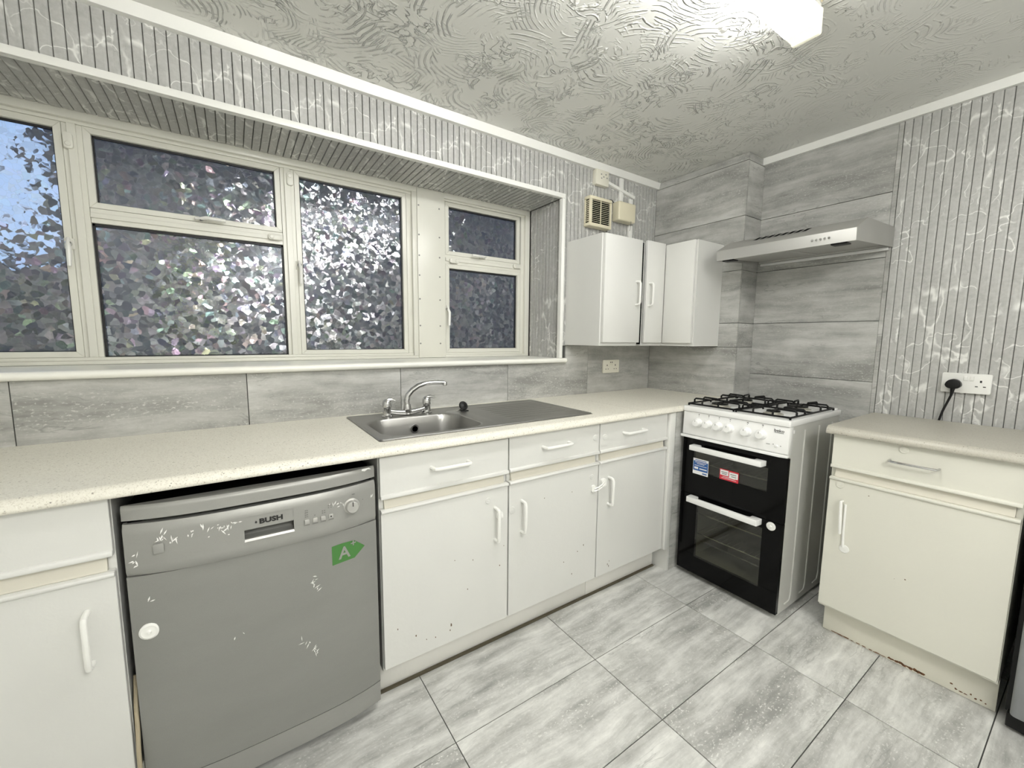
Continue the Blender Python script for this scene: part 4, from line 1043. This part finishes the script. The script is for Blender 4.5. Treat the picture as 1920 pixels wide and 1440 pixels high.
# ------------------------------------------------------------------ gas cooker
def make_cooker():
    y0, y1 = -1.128, -0.630      # right and left side seen from the front
    t = thing('gas_cooker', (-0.22, -0.88, 0), 'white freestanding gas cooker with black double oven front', 'cooker')
    xf, xb = -0.478, 0.045
    b = B(); b.box(xf, xb, y0 + 0.002, y0 + 0.012, 0.018, 0.893)
    for xl_, zt in ((-0.353, 0.868), (-0.199, 0.870), (-0.045, 0.870)):
        zt_ = zt
        pts = [(xl_ - 0.060, y0 + 0.0015, 0.050), (xl_ - 0.012, y0 + 0.0005, 0.055), (xl_ - 0.001, y0 + 0.0005, 0.085), (xl_ + 0.003, y0 + 0.0005, zt_)]
        b.tube(pts, 0.0032, 6)
    sp = part_label(obj('side_panel', b, M['side'], t), 'silver-grey pressed side panel with raised ribs')
    b = B(); b.box(-0.464, -0.457, y0 - 0.001, y0 + 0.003, 0.862, 0.877); obj('screw', b, M['enamel'], sp)
    b = B(); b.box(xf, xb, y1 - 0.012, y1 - 0.002, 0.018, 0.893); obj('side_panel', b, M['side'], t)
    b = B(); b.box(xb - 0.006, xb, y0 + 0.013, y1 - 0.013, 0.018, 0.893); b.box(xf, xb - 0.007, y0 + 0.013, y1 - 0.013, 0.018, 0.026); obj('back_panel', b, M['side'], t)
    for x in (-0.44, 0.0):
        for y in (y0 + 0.04, y1 - 0.04):
            b = B(); b.lathe([(0.016, 0.0), (0.016, 0.010), (0.008, 0.012), (0.008, 0.0185), (0.0, 0.0185)], (x, y, 0), 'z', 10); obj('foot', b, M['black'], t)
    # oven cavities behind the door windows
    for z0, z1 in ((0.085, 0.452), (0.510, 0.740)):
        b = B(); a0, a1 = y0 + 0.045, y1 - 0.045
        b.box(-0.06, -0.052, a0, a1, z0, z1); b.box(-0.470, -0.06, a0 - 0.006, a0, z0, z1); b.box(-0.470, -0.06, a1, a1 + 0.006, z0, z1)
        b.box(-0.470, -0.06, a0, a1, z0 - 0.006, z0); b.box(-0.470, -0.06, a0, a1, z1, z1 + 0.006)
        cv = obj('oven_cavity', b, M['oven'], t)
        for zr in ((0.235, 0.345) if z0 < 0.3 else (0.62,)):
            b = B()
            for x in (-0.455, -0.10): b.tube([(x, a0 + 0.003, zr), (x, a1 - 0.003, zr)], 0.0034, 6)
            for k in range(1, 15):
                y = a0 + (a1 - a0) * k / 15; b.tube([(-0.455, y, zr), (-0.10, y, zr)], 0.0016, 5)
            obj('oven_rack', b, M['rack'], cv)
        if z0 < 0.3:
            b = B(); b.box(-0.40, -0.10, a0 + 0.02, a1 - 0.02, 0.165, 0.172); obj('oven_tray', b, M['rack'], cv)
    # doors: black glass ring, tinted window, white bar handle
    def door(z0, z1, wz0, wz1, wy0, wy1, hz0, hz1):
        b = B(); d0, d1 = y0 - 0.001, y1 + 0.001; a, c = -0.500, -0.479
        b.box(a, c, d0, wy0, z0, z1); b.box(a, c, wy1, d1, z0, z1); b.box(a, c, wy0, wy1, z0, wz0); b.box(a, c, wy0, wy1, wz1, z1)
        dr = part_label(obj('oven_door', b, M['blackglass'], t), 'black glass oven door')
        b = B(); b.box(-0.4985, -0.4945, wy0, wy1, wz0, wz1); obj('door_glass', b, M['ovenglass'], dr)
        b = B()
        b.prism([(-0.545, -0.690), (-0.5455, -1.0405), (-0.503, -1.0435), (-0.4995, -1.0435), (-0.4995, -1.000), (-0.522, -1.000), (-0.527, -0.990), (-0.527, -0.742), (-0.522, -0.732), (-0.4995, -0.732), (-0.4995, -0.687)], 'z', hz0, hz1)
        part_label(obj('oven_handle', b, M['enamel'], dr, bevel=0.003), 'white bar handle')
        return dr
    du = door(0.457, 0.7535, 0.583, 0.693, -1.052, -0.690, 0.7005, 0.7260)
    dl = door(0.030, 0.4545, 0.122, 0.410, -1.047, -0.722, 0.4245, 0.4530)
    # stickers on the upper door
    b = B(); b.box(-0.5018, -0.5004, -0.775, -0.692, 0.571, 0.653); st = part_label(obj('sticker', b, M['paper'], du), 'blue and white paper sticker')
    b = B(); b.box(-0.5023, -0.5017, -0.773, -0.694, 0.590, 0.640); obj('sticker_field', b, M['blue'], st)
    b = B()
    for k, (a, l) in enumerate(((0.634, 0.030), (0.627, 0.020), (0.617, 0.033))): b.box(-0.5027, -0.5022, -0.7335 - l, -0.7335 + l, a - 0.0012, a + 0.0012)
    b.box(-0.5027, -0.5022, -0.721, -0.700, 0.598, 0.609); b.box(-0.5027, -0.5022, -0.768, -0.728, 0.600, 0.605)
    stuff(obj('sticker_lines', b, M['paper'], st))
    b = B()
    b.box(-0.5023, -0.5017, -0.764, -0.703, 0.644, 0.6475); b.box(-0.5023, -0.5017, -0.769, -0.745, 0.577, 0.583)
    stuff(obj('sticker_print', b, M['blue'], st))
    b = B(); b.box(-0.5018, -0.5004, -0.927, -0.835, 0.5825, 0.635); st = part_label(obj('sticker', b, M['red'], du), 'red and white paper sticker')
    b = B(); b.box(-0.5023, -0.5017, -0.878, -0.838, 0.605, 0.631); b.box(-0.5023, -0.5017, -0.924, -0.882, 0.600, 0.628)
    stuff(obj('sticker_field', b, M['paper'], st))
    b = B()
    for yy, zz, l in ((-0.858, 0.620, 0.015), (-0.858, 0.612, 0.012), (-0.902, 0.618, 0.014), (-0.905, 0.608, 0.012)): b.box(-0.5027, -0.5022, yy - l, yy + l, zz - 0.002, zz + 0.002)
    stuff(obj('sticker_print', b, M['greyink'], st))
    b = B()
    for zz, l in ((0.5985, 0.030), (0.5915, 0.036)): b.box(-0.5027, -0.5022, -0.881 - l, -0.881 + l, zz - 0.0010, zz + 0.0010)
    stuff(obj('sticker_lines', b, M['paper'], st))
    b = B(); b.lathe([(0.019, 0.002), (0.019, -0.003), (0.015, -0.005), (0.006, -0.0045), (0.003, -0.008), (0.0, -0.008)], (-0.5005, -1.083, 0.433), 'x', 22); part_label(obj('lock_pad', b, M['plastic'], dl, smooth=True), 'round white pad')
    # lip over the doors, sloping control panel
    b = B(); b.prism([(-0.514, -0.617), (-0.517, -0.622), (-0.517, -1.098), (-0.505, -1.127), (-0.480, -1.127), (-0.480, -0.617)], 'z', 0.757, 0.7695); obj('panel_lip', b, M['enamel'], t, bevel=0.002)
    b = B(); b.prism([(-0.505, 0.7705), (-0.512, 0.776), (-0.508, 0.893), (-0.470, 0.8935), (-0.470, 0.7705)], 'y', y0 - 0.001, y1 + 0.002)
    cp = part_label(obj('control_panel', b, M['enamel'], t, bevel=0.002), 'white control panel with six knobs')
    for y in (-0.7146, -0.7671, -0.8206, -0.8743, -0.9547, -1.0205):
        b = B(); b.lathe([(0.0235, 0.002), (0.0235, -0.003), (0.0205, -0.007), (0.0185, -0.009), (0.0175, -0.026), (0.0155, -0.029), (0.0, -0.0295)], (-0.5095, y + 0.004, 0.842), 'x', 24)
        kb = obj('knob', b, M['enamel'], cp, smooth=True)
        b = B(); b.box(-0.5395, -0.5385, y + 0.003, y + 0.005, 0.849, 0.858); obj('knob_mark', b, M['greyink'], kb)
    b = B()
    for k, y in enumerate((-0.7146, -0.7671, -0.8206, -0.8743, -0.9547, -1.0205)):
        yy = y + 0.001
        b.box(-0.5099, -0.5090, yy - 0.0025, yy + 0.0025, 0.8835, 0.8875); b.box(-0.5105, -0.5095, yy - 0.0012, yy + 0.0012, 0.876, 0.8785)
        if k > 3: b.box(-0.5102, -0.5092, yy - 0.0040, yy - 0.0030, 0.880, 0.888)
    b.box(-0.5125, -0.5115, -1.056, -1.040, 0.806, 0.808)
    b.box(-0.5120, -0.5110, -1.071, -1.067, 0.808, 0.811); b.box(-0.5120, -0.5110, -1.101, -1.097, 0.805, 0.808)
    stuff(obj('panel_print', b, M['greyink'], cp))
    b = B(); b.lathe([(0.0065, 0.001), (0.0065, -0.006), (0.005, -0.008), (0.0, -0.008)], (-0.5105, -1.0835, 0.8035), 'x', 14); obj('ignition_button', b, M['enamel'], cp, smooth=True)
    lettering('lettering', 'beko', 0.0185, M['ink'], cp, lambda u, v, d: (-0.5098 - d, -1.0885 - u, 0.8725 + v), 0.0, 1.12)
    b = B(); b.box(-0.5105, -0.5095, -1.107, -1.070, 0.8625, 0.8640); obj('underline', b, M['ink'], cp)
    # hob
    zt = 0.922
    b = B(); b.prism(rrect(-0.515, 0.050, y0 - 0.004, y1 + 0.004, 0.008, 4), 'z', 0.8945, zt)
    b2 = obj('hob_top', b, M['enamel'], t, bevel=0.004)
    b = B(); b.box(0.015, 0.046, y0 + 0.01, y1 - 0.01, zt - 0.001, zt + 0.006); obj('hob_rear_strip', b, M['enamel'], t, bevel=0.003)
    burners = [(-0.395, -0.755, 0.040), (-0.385, -1.005, 0.030), (-0.135, -0.755, 0.034), (-0.130, -1.005, 0.046)]
    for x, y, r in burners:
        b = B(); b.lathe([(r + 0.012, 0.0), (r + 0.010, 0.004), (r, 0.005), (r, 0.011), (r - 0.004, 0.013), (0.0, 0.013)], (x, y, zt), 'z', 26)
        bn = obj('burner', b, M['burner'], t, smooth=True)
        b = B(); b.lathe([(r - 0.002, 0.0132), (r - 0.001, 0.0175), (r - 0.006, 0.0195), (0.0, 0.020)], (x, y, zt), 'z', 26); obj('burner_cap', b, M['iron'], bn, smooth=True)
    r = 0.0046
    for ya, yb in ((-1.118, -0.886), (-0.874, -0.640)):
        b = B(); z = zt + 0.010; x0, x1 = -0.487, -0.015
        b.tube([(x0, ya, z), (x1, ya, z), (x1, yb, z), (x0, yb, z), (x0, ya, z)], r, 7)
        b.tube([((x0 + x1) / 2, ya, z), ((x0 + x1) / 2, yb, z)], r, 7)
        for x, y in ((x0, ya), (x0, yb), (x1, ya), (x1, yb)): b.tube([(x, y, z), (x, y, zt + 0.0006)], r, 7)
        hi = z + 0.022
        def finger(p, q):
            p, q = Vector(p), Vector(q); d = (q - p).normalized()
            b.tube([p, p + Vector((0, 0, hi - z - 0.006)), p + d * 0.006 + Vector((0, 0, hi - z)), q - d * 0.006 + Vector((0, 0, hi - z)), q + Vector((0, 0, hi - z - 0.008))], r, 7)
        for bx, by, br in burners:
            if not (ya < by < yb): continue
            xn, xp = (x0, (x0 + x1) / 2) if bx < (x0 + x1) / 2 else ((x0 + x1) / 2, x1)
            for off in (-0.042, 0.042):
                finger((bx + off, ya, z), (bx + off * 0.75, by - 0.030, z)); finger((bx + off, yb, z), (bx + off * 0.75, by + 0.030, z))
                finger((xn, by + off, z), (bx - 0.034, by + off * 0.7, z)); finger((xp, by + off, z), (bx + 0.034, by + off * 0.7, z))
        obj('pan_support', b, M['iron'], t, smooth=True)
make_cooker()

# ------------------------------------------------------------------ cooker hood
def make_hood():
    y0, y1 = -1.229, -0.631; t = thing('cooker_hood', (-0.06, -0.93, 1.68), 'brushed steel visor cooker hood above the gas cooker', 'hood')
    b = B()
    side = [(-0.297, 1.681), (-0.300, 1.733), (-0.180, 1.7915), (0.1785, 1.8055), (0.1785, 1.713)]
    side_l = side
    # shell: front, sloping top, top, ends; open underneath
    def strip(p, q):
        b.quad((p[0], y0, p[1]), (q[0], y0, q[1]), (q[0], y1, q[1]), (p[0], y1, p[1]))
    for p, q in zip(side[:4], side[1:5]): strip(p, q)
    b.poly([(x, y0, z) for x, z in side]); b.poly([(x, y1, z) for x, z in side])
    bmesh.ops.remove_doubles(b.bm, verts=b.bm.verts, dist=1e-5)
    obj('hood_shell', b, M['steel'], t, bevel=0.0015)
    b = B()
    low = [(-0.292, 1.6835), (0.176, 1.7145)]
    zz = lambda x: low[0][1] + (low[1][1] - low[0][1]) * (x - low[0][0]) / (low[1][0] - low[0][0])
    for ya, yb in ((y0 + 0.010, -0.936), (-0.924, y1 - 0.010)):
        bb = B(); bb.prism([(-0.255, zz(-0.255) + 0.012), (0.150, zz(0.150) + 0.010), (0.150, zz(0.150) + 0.016), (-0.255, zz(-0.255) + 0.018)], 'y', ya, yb); obj('grease_filter', bb, M['steel'], t)
    b.prism([(-0.290, 1.6825), (-0.256, zz(-0.256)), (-0.256, zz(-0.256) + 0.010), (-0.290, 1.693)], 'y', y0 + 0.002, y1 - 0.002)
    b.prism([(0.151, zz(0.151)), (0.176, zz(0.176)), (0.176, zz(0.176) + 0.010), (0.151, zz(0.151) + 0.010)], 'y', y0 + 0.002, y1 - 0.002)
    b.prism([(-0.256, zz(-0.256) + 0.006), (0.151, zz(0.151) + 0.006), (0.151, zz(0.151) + 0.012), (-0.256, zz(-0.256) + 0.012)], 'y', -0.936, -0.924)
    obj('underside_frame', b, M['side'], t)
    b = B(); b.box(0.148, 0.1765, y0 + 0.012, y1 - 0.012, 1.6985, 1.7110); part_label(obj('rear_glint', b, M['enamel'], t, bevel=0.001), 'white strip imitating the bright reflection along the rear lower edge')  # added white strip stands in for light reflected on the rear frame
    for y in (-1.165, -0.685):
        b = B(); b.box(-0.285, -0.235, y - 0.030, y + 0.030, 1.6765, 1.6835); obj('lamp_lens', b, M['black'], t, bevel=0.003)
    b = B()
    for k in range(8):
        y = -0.785 - k * 0.031
        p = lambda x, yy: (x, yy, 1.733 + (x + 0.300) * (1.7915 - 1.733) / 0.120 + 0.0012) if x < -0.180 else (x, yy, 1.7915 + (x + 0.180) * 0.039 + 0.0014)
        b.quad(p(-0.222, y + 0.010), p(-0.222, y - 0.010), p(-0.186, y - 0.022), p(-0.186, y - 0.002))
    obj('vent_slots', b, M['dark'], t)
    for k in range(5):
        b = B(); y = -1.0715 - k * 0.0158
        b.lathe([(0.0048, 0.002), (0.0048, -0.005), (0.0035, -0.0065), (0.0, -0.0065)], (-0.2985, y, 1.7065), 'x', 12); obj('push_button', b, M['chrome'], t, smooth=True)
make_hood()

# ------------------------------------------------------------------ wall cabinets
def wall_handle(parent, P, u, z): return d_handle(parent, P, u, z, True, M['handle'], 0.128, 0.031, 0.0062)
t = thing('wall_cabinet', (-0.64, -0.14, 1.226), 'white wall cabinet beside the window, single door', 'cabinet', 'white wall cabinets')
b = B(); b.box(-0.800, -0.4905, -0.282, -0.001, 1.226, 1.828); obj('carcass', b, M['cab'], t, bevel=0.001, seg=1)
b = B(); b.box(-0.792, -0.4915, -0.302, -0.283, 1.245, 1.8255); dw = obj('door', b, M['cab'], t, bevel=0.002)
wall_handle(dw, lambda u, v, z: (u, -0.302 + v, z), -0.535, 1.526)
b = B(); b.box(-0.4900, -0.4475, -0.274, -0.005, 1.235, 1.822); part_label(obj('gap_shade', b, M['dark'], t), 'black strip standing in for shade in the gap beside the door')  # black block paints the shade inside the open gap
t = thing('corner_wall_cabinet', (-0.14, -0.25, 1.226), 'white corner wall cabinet with folding L-shaped door, beside the hood', 'cabinet', 'white wall cabinets')
b = B(); b.prism([(-0.4470, -0.001), (-0.4470, -0.279), (-0.262, -0.279), (-0.262, -0.500), (-0.001, -0.500), (-0.001, -0.001)], 'z', 1.226, 1.826); obj('carcass', b, M['cab'], t)
b = B(); b.box(-0.4480, -0.2835, -0.304, -0.284, 1.2445, 1.832); dA = obj('door', b, M['cab'], t, bevel=0.002)
wall_handle(dA, lambda u, v, z: (u, -0.304 + v, z), -0.4240, 1.526)
b = B(); b.box(-0.2825, -0.2635, -0.494, -0.305, 1.2445, 1.8245); obj('door', b, M['cab'], t, bevel=0.002)
for z in (1.31, 1.76):
    b = B(); b.tube([(-0.277, -0.3045, z - 0.015), (-0.277, -0.3045, z + 0.015)], 0.003, 6)
    obj('hinge', b, M['chrome'], t)

# ------------------------------------------------------------------ sockets, fan, trunking
t = thing('wall_socket', (-0.398, -0.01, 1.042), 'old ivory double socket on the tiles under the wall cabinets', 'socket', 'double wall sockets')
b = B(); b.prism(rrect(-0.473, -0.3225, 1.0425, 1.1275, 0.004, 3), 'y', -0.010, -0.0005); obj('face_plate', b, M['ivory'], t, bevel=0.002)
b = B()
for x in (-0.437, -0.360):
    b.box(x - 0.003, x + 0.003, -0.0108, -0.0098, 1.088, 1.097); b.box(x - 0.014, x - 0.007, -0.0108, -0.0098, 1.066, 1.070); b.box(x + 0.007, x + 0.014, -0.0108, -0.0098, 1.066, 1.070)
b.box(-0.409, -0.402, -0.0108, -0.0098, 1.108, 1.115); b.box(-0.394, -0.387, -0.0108, -0.0098, 1.108, 1.115)
stuff(obj('socket_holes', b, M['ink'], t))
for x in (-0.4055, -0.3905):
    b = B(); b.box(x - 0.005, x + 0.005, -0.013, -0.0095, 1.092, 1.106); obj('rocker_switch', b, M['ivory'], t, bevel=0.001)

t = thing('wall_socket', (0.17, -1.524, 1.043), 'white double socket above the cream cabinet, one plug in it', 'socket', 'double wall sockets')
b = B()
b.prism(rrect(-1.598, -1.450, 1.0435, 1.1290, 0.005, 3), 'x', 0.163, 0.1795)
obj('face_plate', b, M['plastic'], t, bevel=0.002)
b = B(); y = -1.5675
b.box(0.1620, 0.1632, y - 0.003, y + 0.003, 1.092, 1.101)
for dy in (-0.0115, 0.0115): b.box(0.1620, 0.1632, y + dy - 0.004, y + dy + 0.004, 1.0730, 1.0765)
stuff(obj('socket_holes', b, M['ink'], t))
for y in (-1.522, -1.541):
    b = B(); b.box(0.1595, 0.1635, y - 0.006, y + 0.006, 1.098, 1.117); obj('rocker_switch', b, M['plastic'], t, bevel=0.001)
t = thing('power_plug', (0.14, -1.490, 1.06), 'black three-pin plug with cable dropping behind the worktop', 'plug')
b = B(); pts = []
for k in range(25):
    a = math.pi * k / 24; pts.append((-1.4905 + 0.0245 * math.cos(a), 1.0760 + 0.0270 * math.sin(a)))
pts += [(-1.512, 1.0680), (-1.503, 1.0620), (-1.478, 1.0620), (-1.469, 1.0680)]
b.prism(pts, 'x', 0.126, 0.1625); obj('plug_body', b, M['black'], t, bevel=0.006, seg=3)
b = B(); b.tube([(0.142, -1.4900, 1.064), (0.142, -1.4895, 1.050), (0.146, -1.4870, 1.030), (0.150, -1.477, 0.995), (0.152, -1.466, 0.955), (0.152, -1.459, 0.915), (0.152, -1.455, 0.80), (0.152, -1.45, 0.60)], [0.008, 0.0065, 0.0045, 0.0042, 0.0042, 0.0042, 0.0042, 0.0042], 8); obj('cable', b, M['black'], t, smooth=True)

t = thing('spur_plate', (-0.556, -0.015, 2.186), 'small ivory switched fuse box below the ceiling trim', 'switch')
b = B(); b.box(-0.609, -0.502, -0.034, -0.0005, 2.188, 2.276); obj('box', b, M['ivory'], t, bevel=0.003)
b = B()
for x, z in ((-0.568, 2.250), (-0.530, 2.254), (-0.548, 2.238), (-0.520, 2.236), (-0.566, 2.228)): b.box(x - 0.004, x + 0.004, -0.0352, -0.0335, z - 0.003, z + 0.003)
stuff(obj('plate_marks', b, M['greyink'], t))
b = B(); b.tube([(-0.602, -0.008, 2.190), (-0.606, -0.012, 2.16), (-0.618, -0.014, 2.13), (-0.622, -0.012, 2.10)], 0.003, 6); part_label(obj('cable', b, M['plastic'], t), 'thin white cable')

def make_fan():
    x0, x1, z0, z1, yf = -0.672, -0.487, 1.935, 2.108, -0.052
    t = thing('extractor_fan', ((x0 + x1) / 2, -0.02, z0), 'yellowed cream extractor fan with dusty louvres above the wall cabinet', 'fan')
    b = B(); f = 0.020
    b.box(x0, x1, yf, -0.001, z0, z0 + f); b.box(x0, x1, yf, -0.001, z1 - 0.018, z1)
    for xa, xb in ((x0, x0 + 0.020), (x1 - 0.012, x1)): b.box(xa, xb, yf, yf + 0.012, z0 + f, z1 - 0.018)
    b.box(x0, x0 + 0.008, -0.012, -0.001, z0 + f, z1 - 0.018); b.box(x1 - 0.008, x1, -0.012, -0.001, z0 + f, z1 - 0.018)
    obj('housing', b, M['cream'], t, bevel=0.003)
    b = B(); b.box(x0 + 0.010, x1 - 0.010, -0.038, -0.0015, z0 + f, z1 - 0.018); obj('fan_interior', b, M['dark'], t)
    n = 12; base = None
    for k in range(n):
        z = z0 + 0.029 + k * (z1 - z0 - 0.055) / (n - 1)
        if base is None:
            b = B(); b.prism([(yf + 0.002, z - 0.0011), (yf + 0.002, z + 0.0010), (yf + 0.004, z + 0.0012), (yf + 0.004, z - 0.0009)], 'x', x0 + 0.0205, x1 - 0.0125); base = obj('louvre', b, M['cream'], t); zb0 = z
        else: copy_at(base, (0, 0, z - zb0), t)
    base = None
    for k in range(11):
        z = z0 + 0.030 + k * (z1 - z0 - 0.060) / 10
        if base is None:
            b = B(); b.box(x0 + 0.0005, x0 + 0.009, yf + 0.0125, -0.0125, z - 0.002, z + 0.002); base = obj('side_louvre', b, M['cream'], t); zb0 = z
        else: copy_at(base, (0, 0, z - zb0), t)
    b = B(); b.box(-0.583, -0.579, yf - 0.0005, yf + 0.004, z0 + f, z1 - 0.018); obj('centre_rib', b, M['cream'], t)
make_fan()
t = thing('fan_control_box', (-0.355, -0.03, 2.0), 'plain cream control box right of the extractor fan', 'box')
b = B(); b.box(-0.433, -0.277, -0.062, -0.001, 2.003, 2.118); obj('box_cover', b, M['cream'], t, bevel=0.009, seg=3)
b = B(); b.tube([(-0.320, -0.060, 2.015), (-0.322, -0.064, 1.99), (-0.328, -0.060, 1.95)], 0.0012, 5); obj('pull_cord', b, M['ink'], t)
b = B(); b.tube([(-0.4835, -0.02, 2.100), (-0.476, -0.022, 2.122), (-0.455, -0.020, 2.124), (-0.4400, -0.02, 2.112)], 0.003, 6); part_label(obj('cable', b, M['ink'], t), 'short dark cable looping to the fan')
b = B(); b.box(-0.380, -0.347, -0.014, -0.0005, 2.119, 2.2765)
tag(obj('cable_trunking', b, M['trim'], bevel=0.002), 'upright white cable trunking above the fan control box', 'trunking', 'white cable trunking strips')
b = B(); b.prism([(-0.4995, 2.2345), (-0.381, 2.2115), (-0.381, 2.195), (-0.4995, 2.218)], 'y', -0.014, -0.0005)
b.prism([(-0.346, 2.205), (-0.238, 2.190), (-0.244, 2.170), (-0.346, 2.188)], 'y', -0.014, -0.0005)
b.prism([(-0.4995, 2.2345), (-0.238, 2.188), (-0.243, 2.171), (-0.4995, 2.218)], 'y', -0.018, -0.0145)
tag(obj('cable_trunking', b, M['trim']), 'slanting white cable trunking running down from the fuse box', 'trunking', 'white cable trunking strips')
b = B(); b.box(-0.286, -0.252, -0.014, -0.0005, 2.119, 2.168)
tag(obj('cable_trunking', b, M['trim'], bevel=0.002), 'short white trunking stub on top of the control box', 'trunking', 'white cable trunking strips')
b = B(); b.box(-0.282, -0.246, -0.014, -0.0005, 1.829, 2.0025)
tag(obj('cable_trunking', b, M['trim'], bevel=0.002), 'white trunking dropping behind the wall cabinet', 'trunking', 'white cable trunking strips')
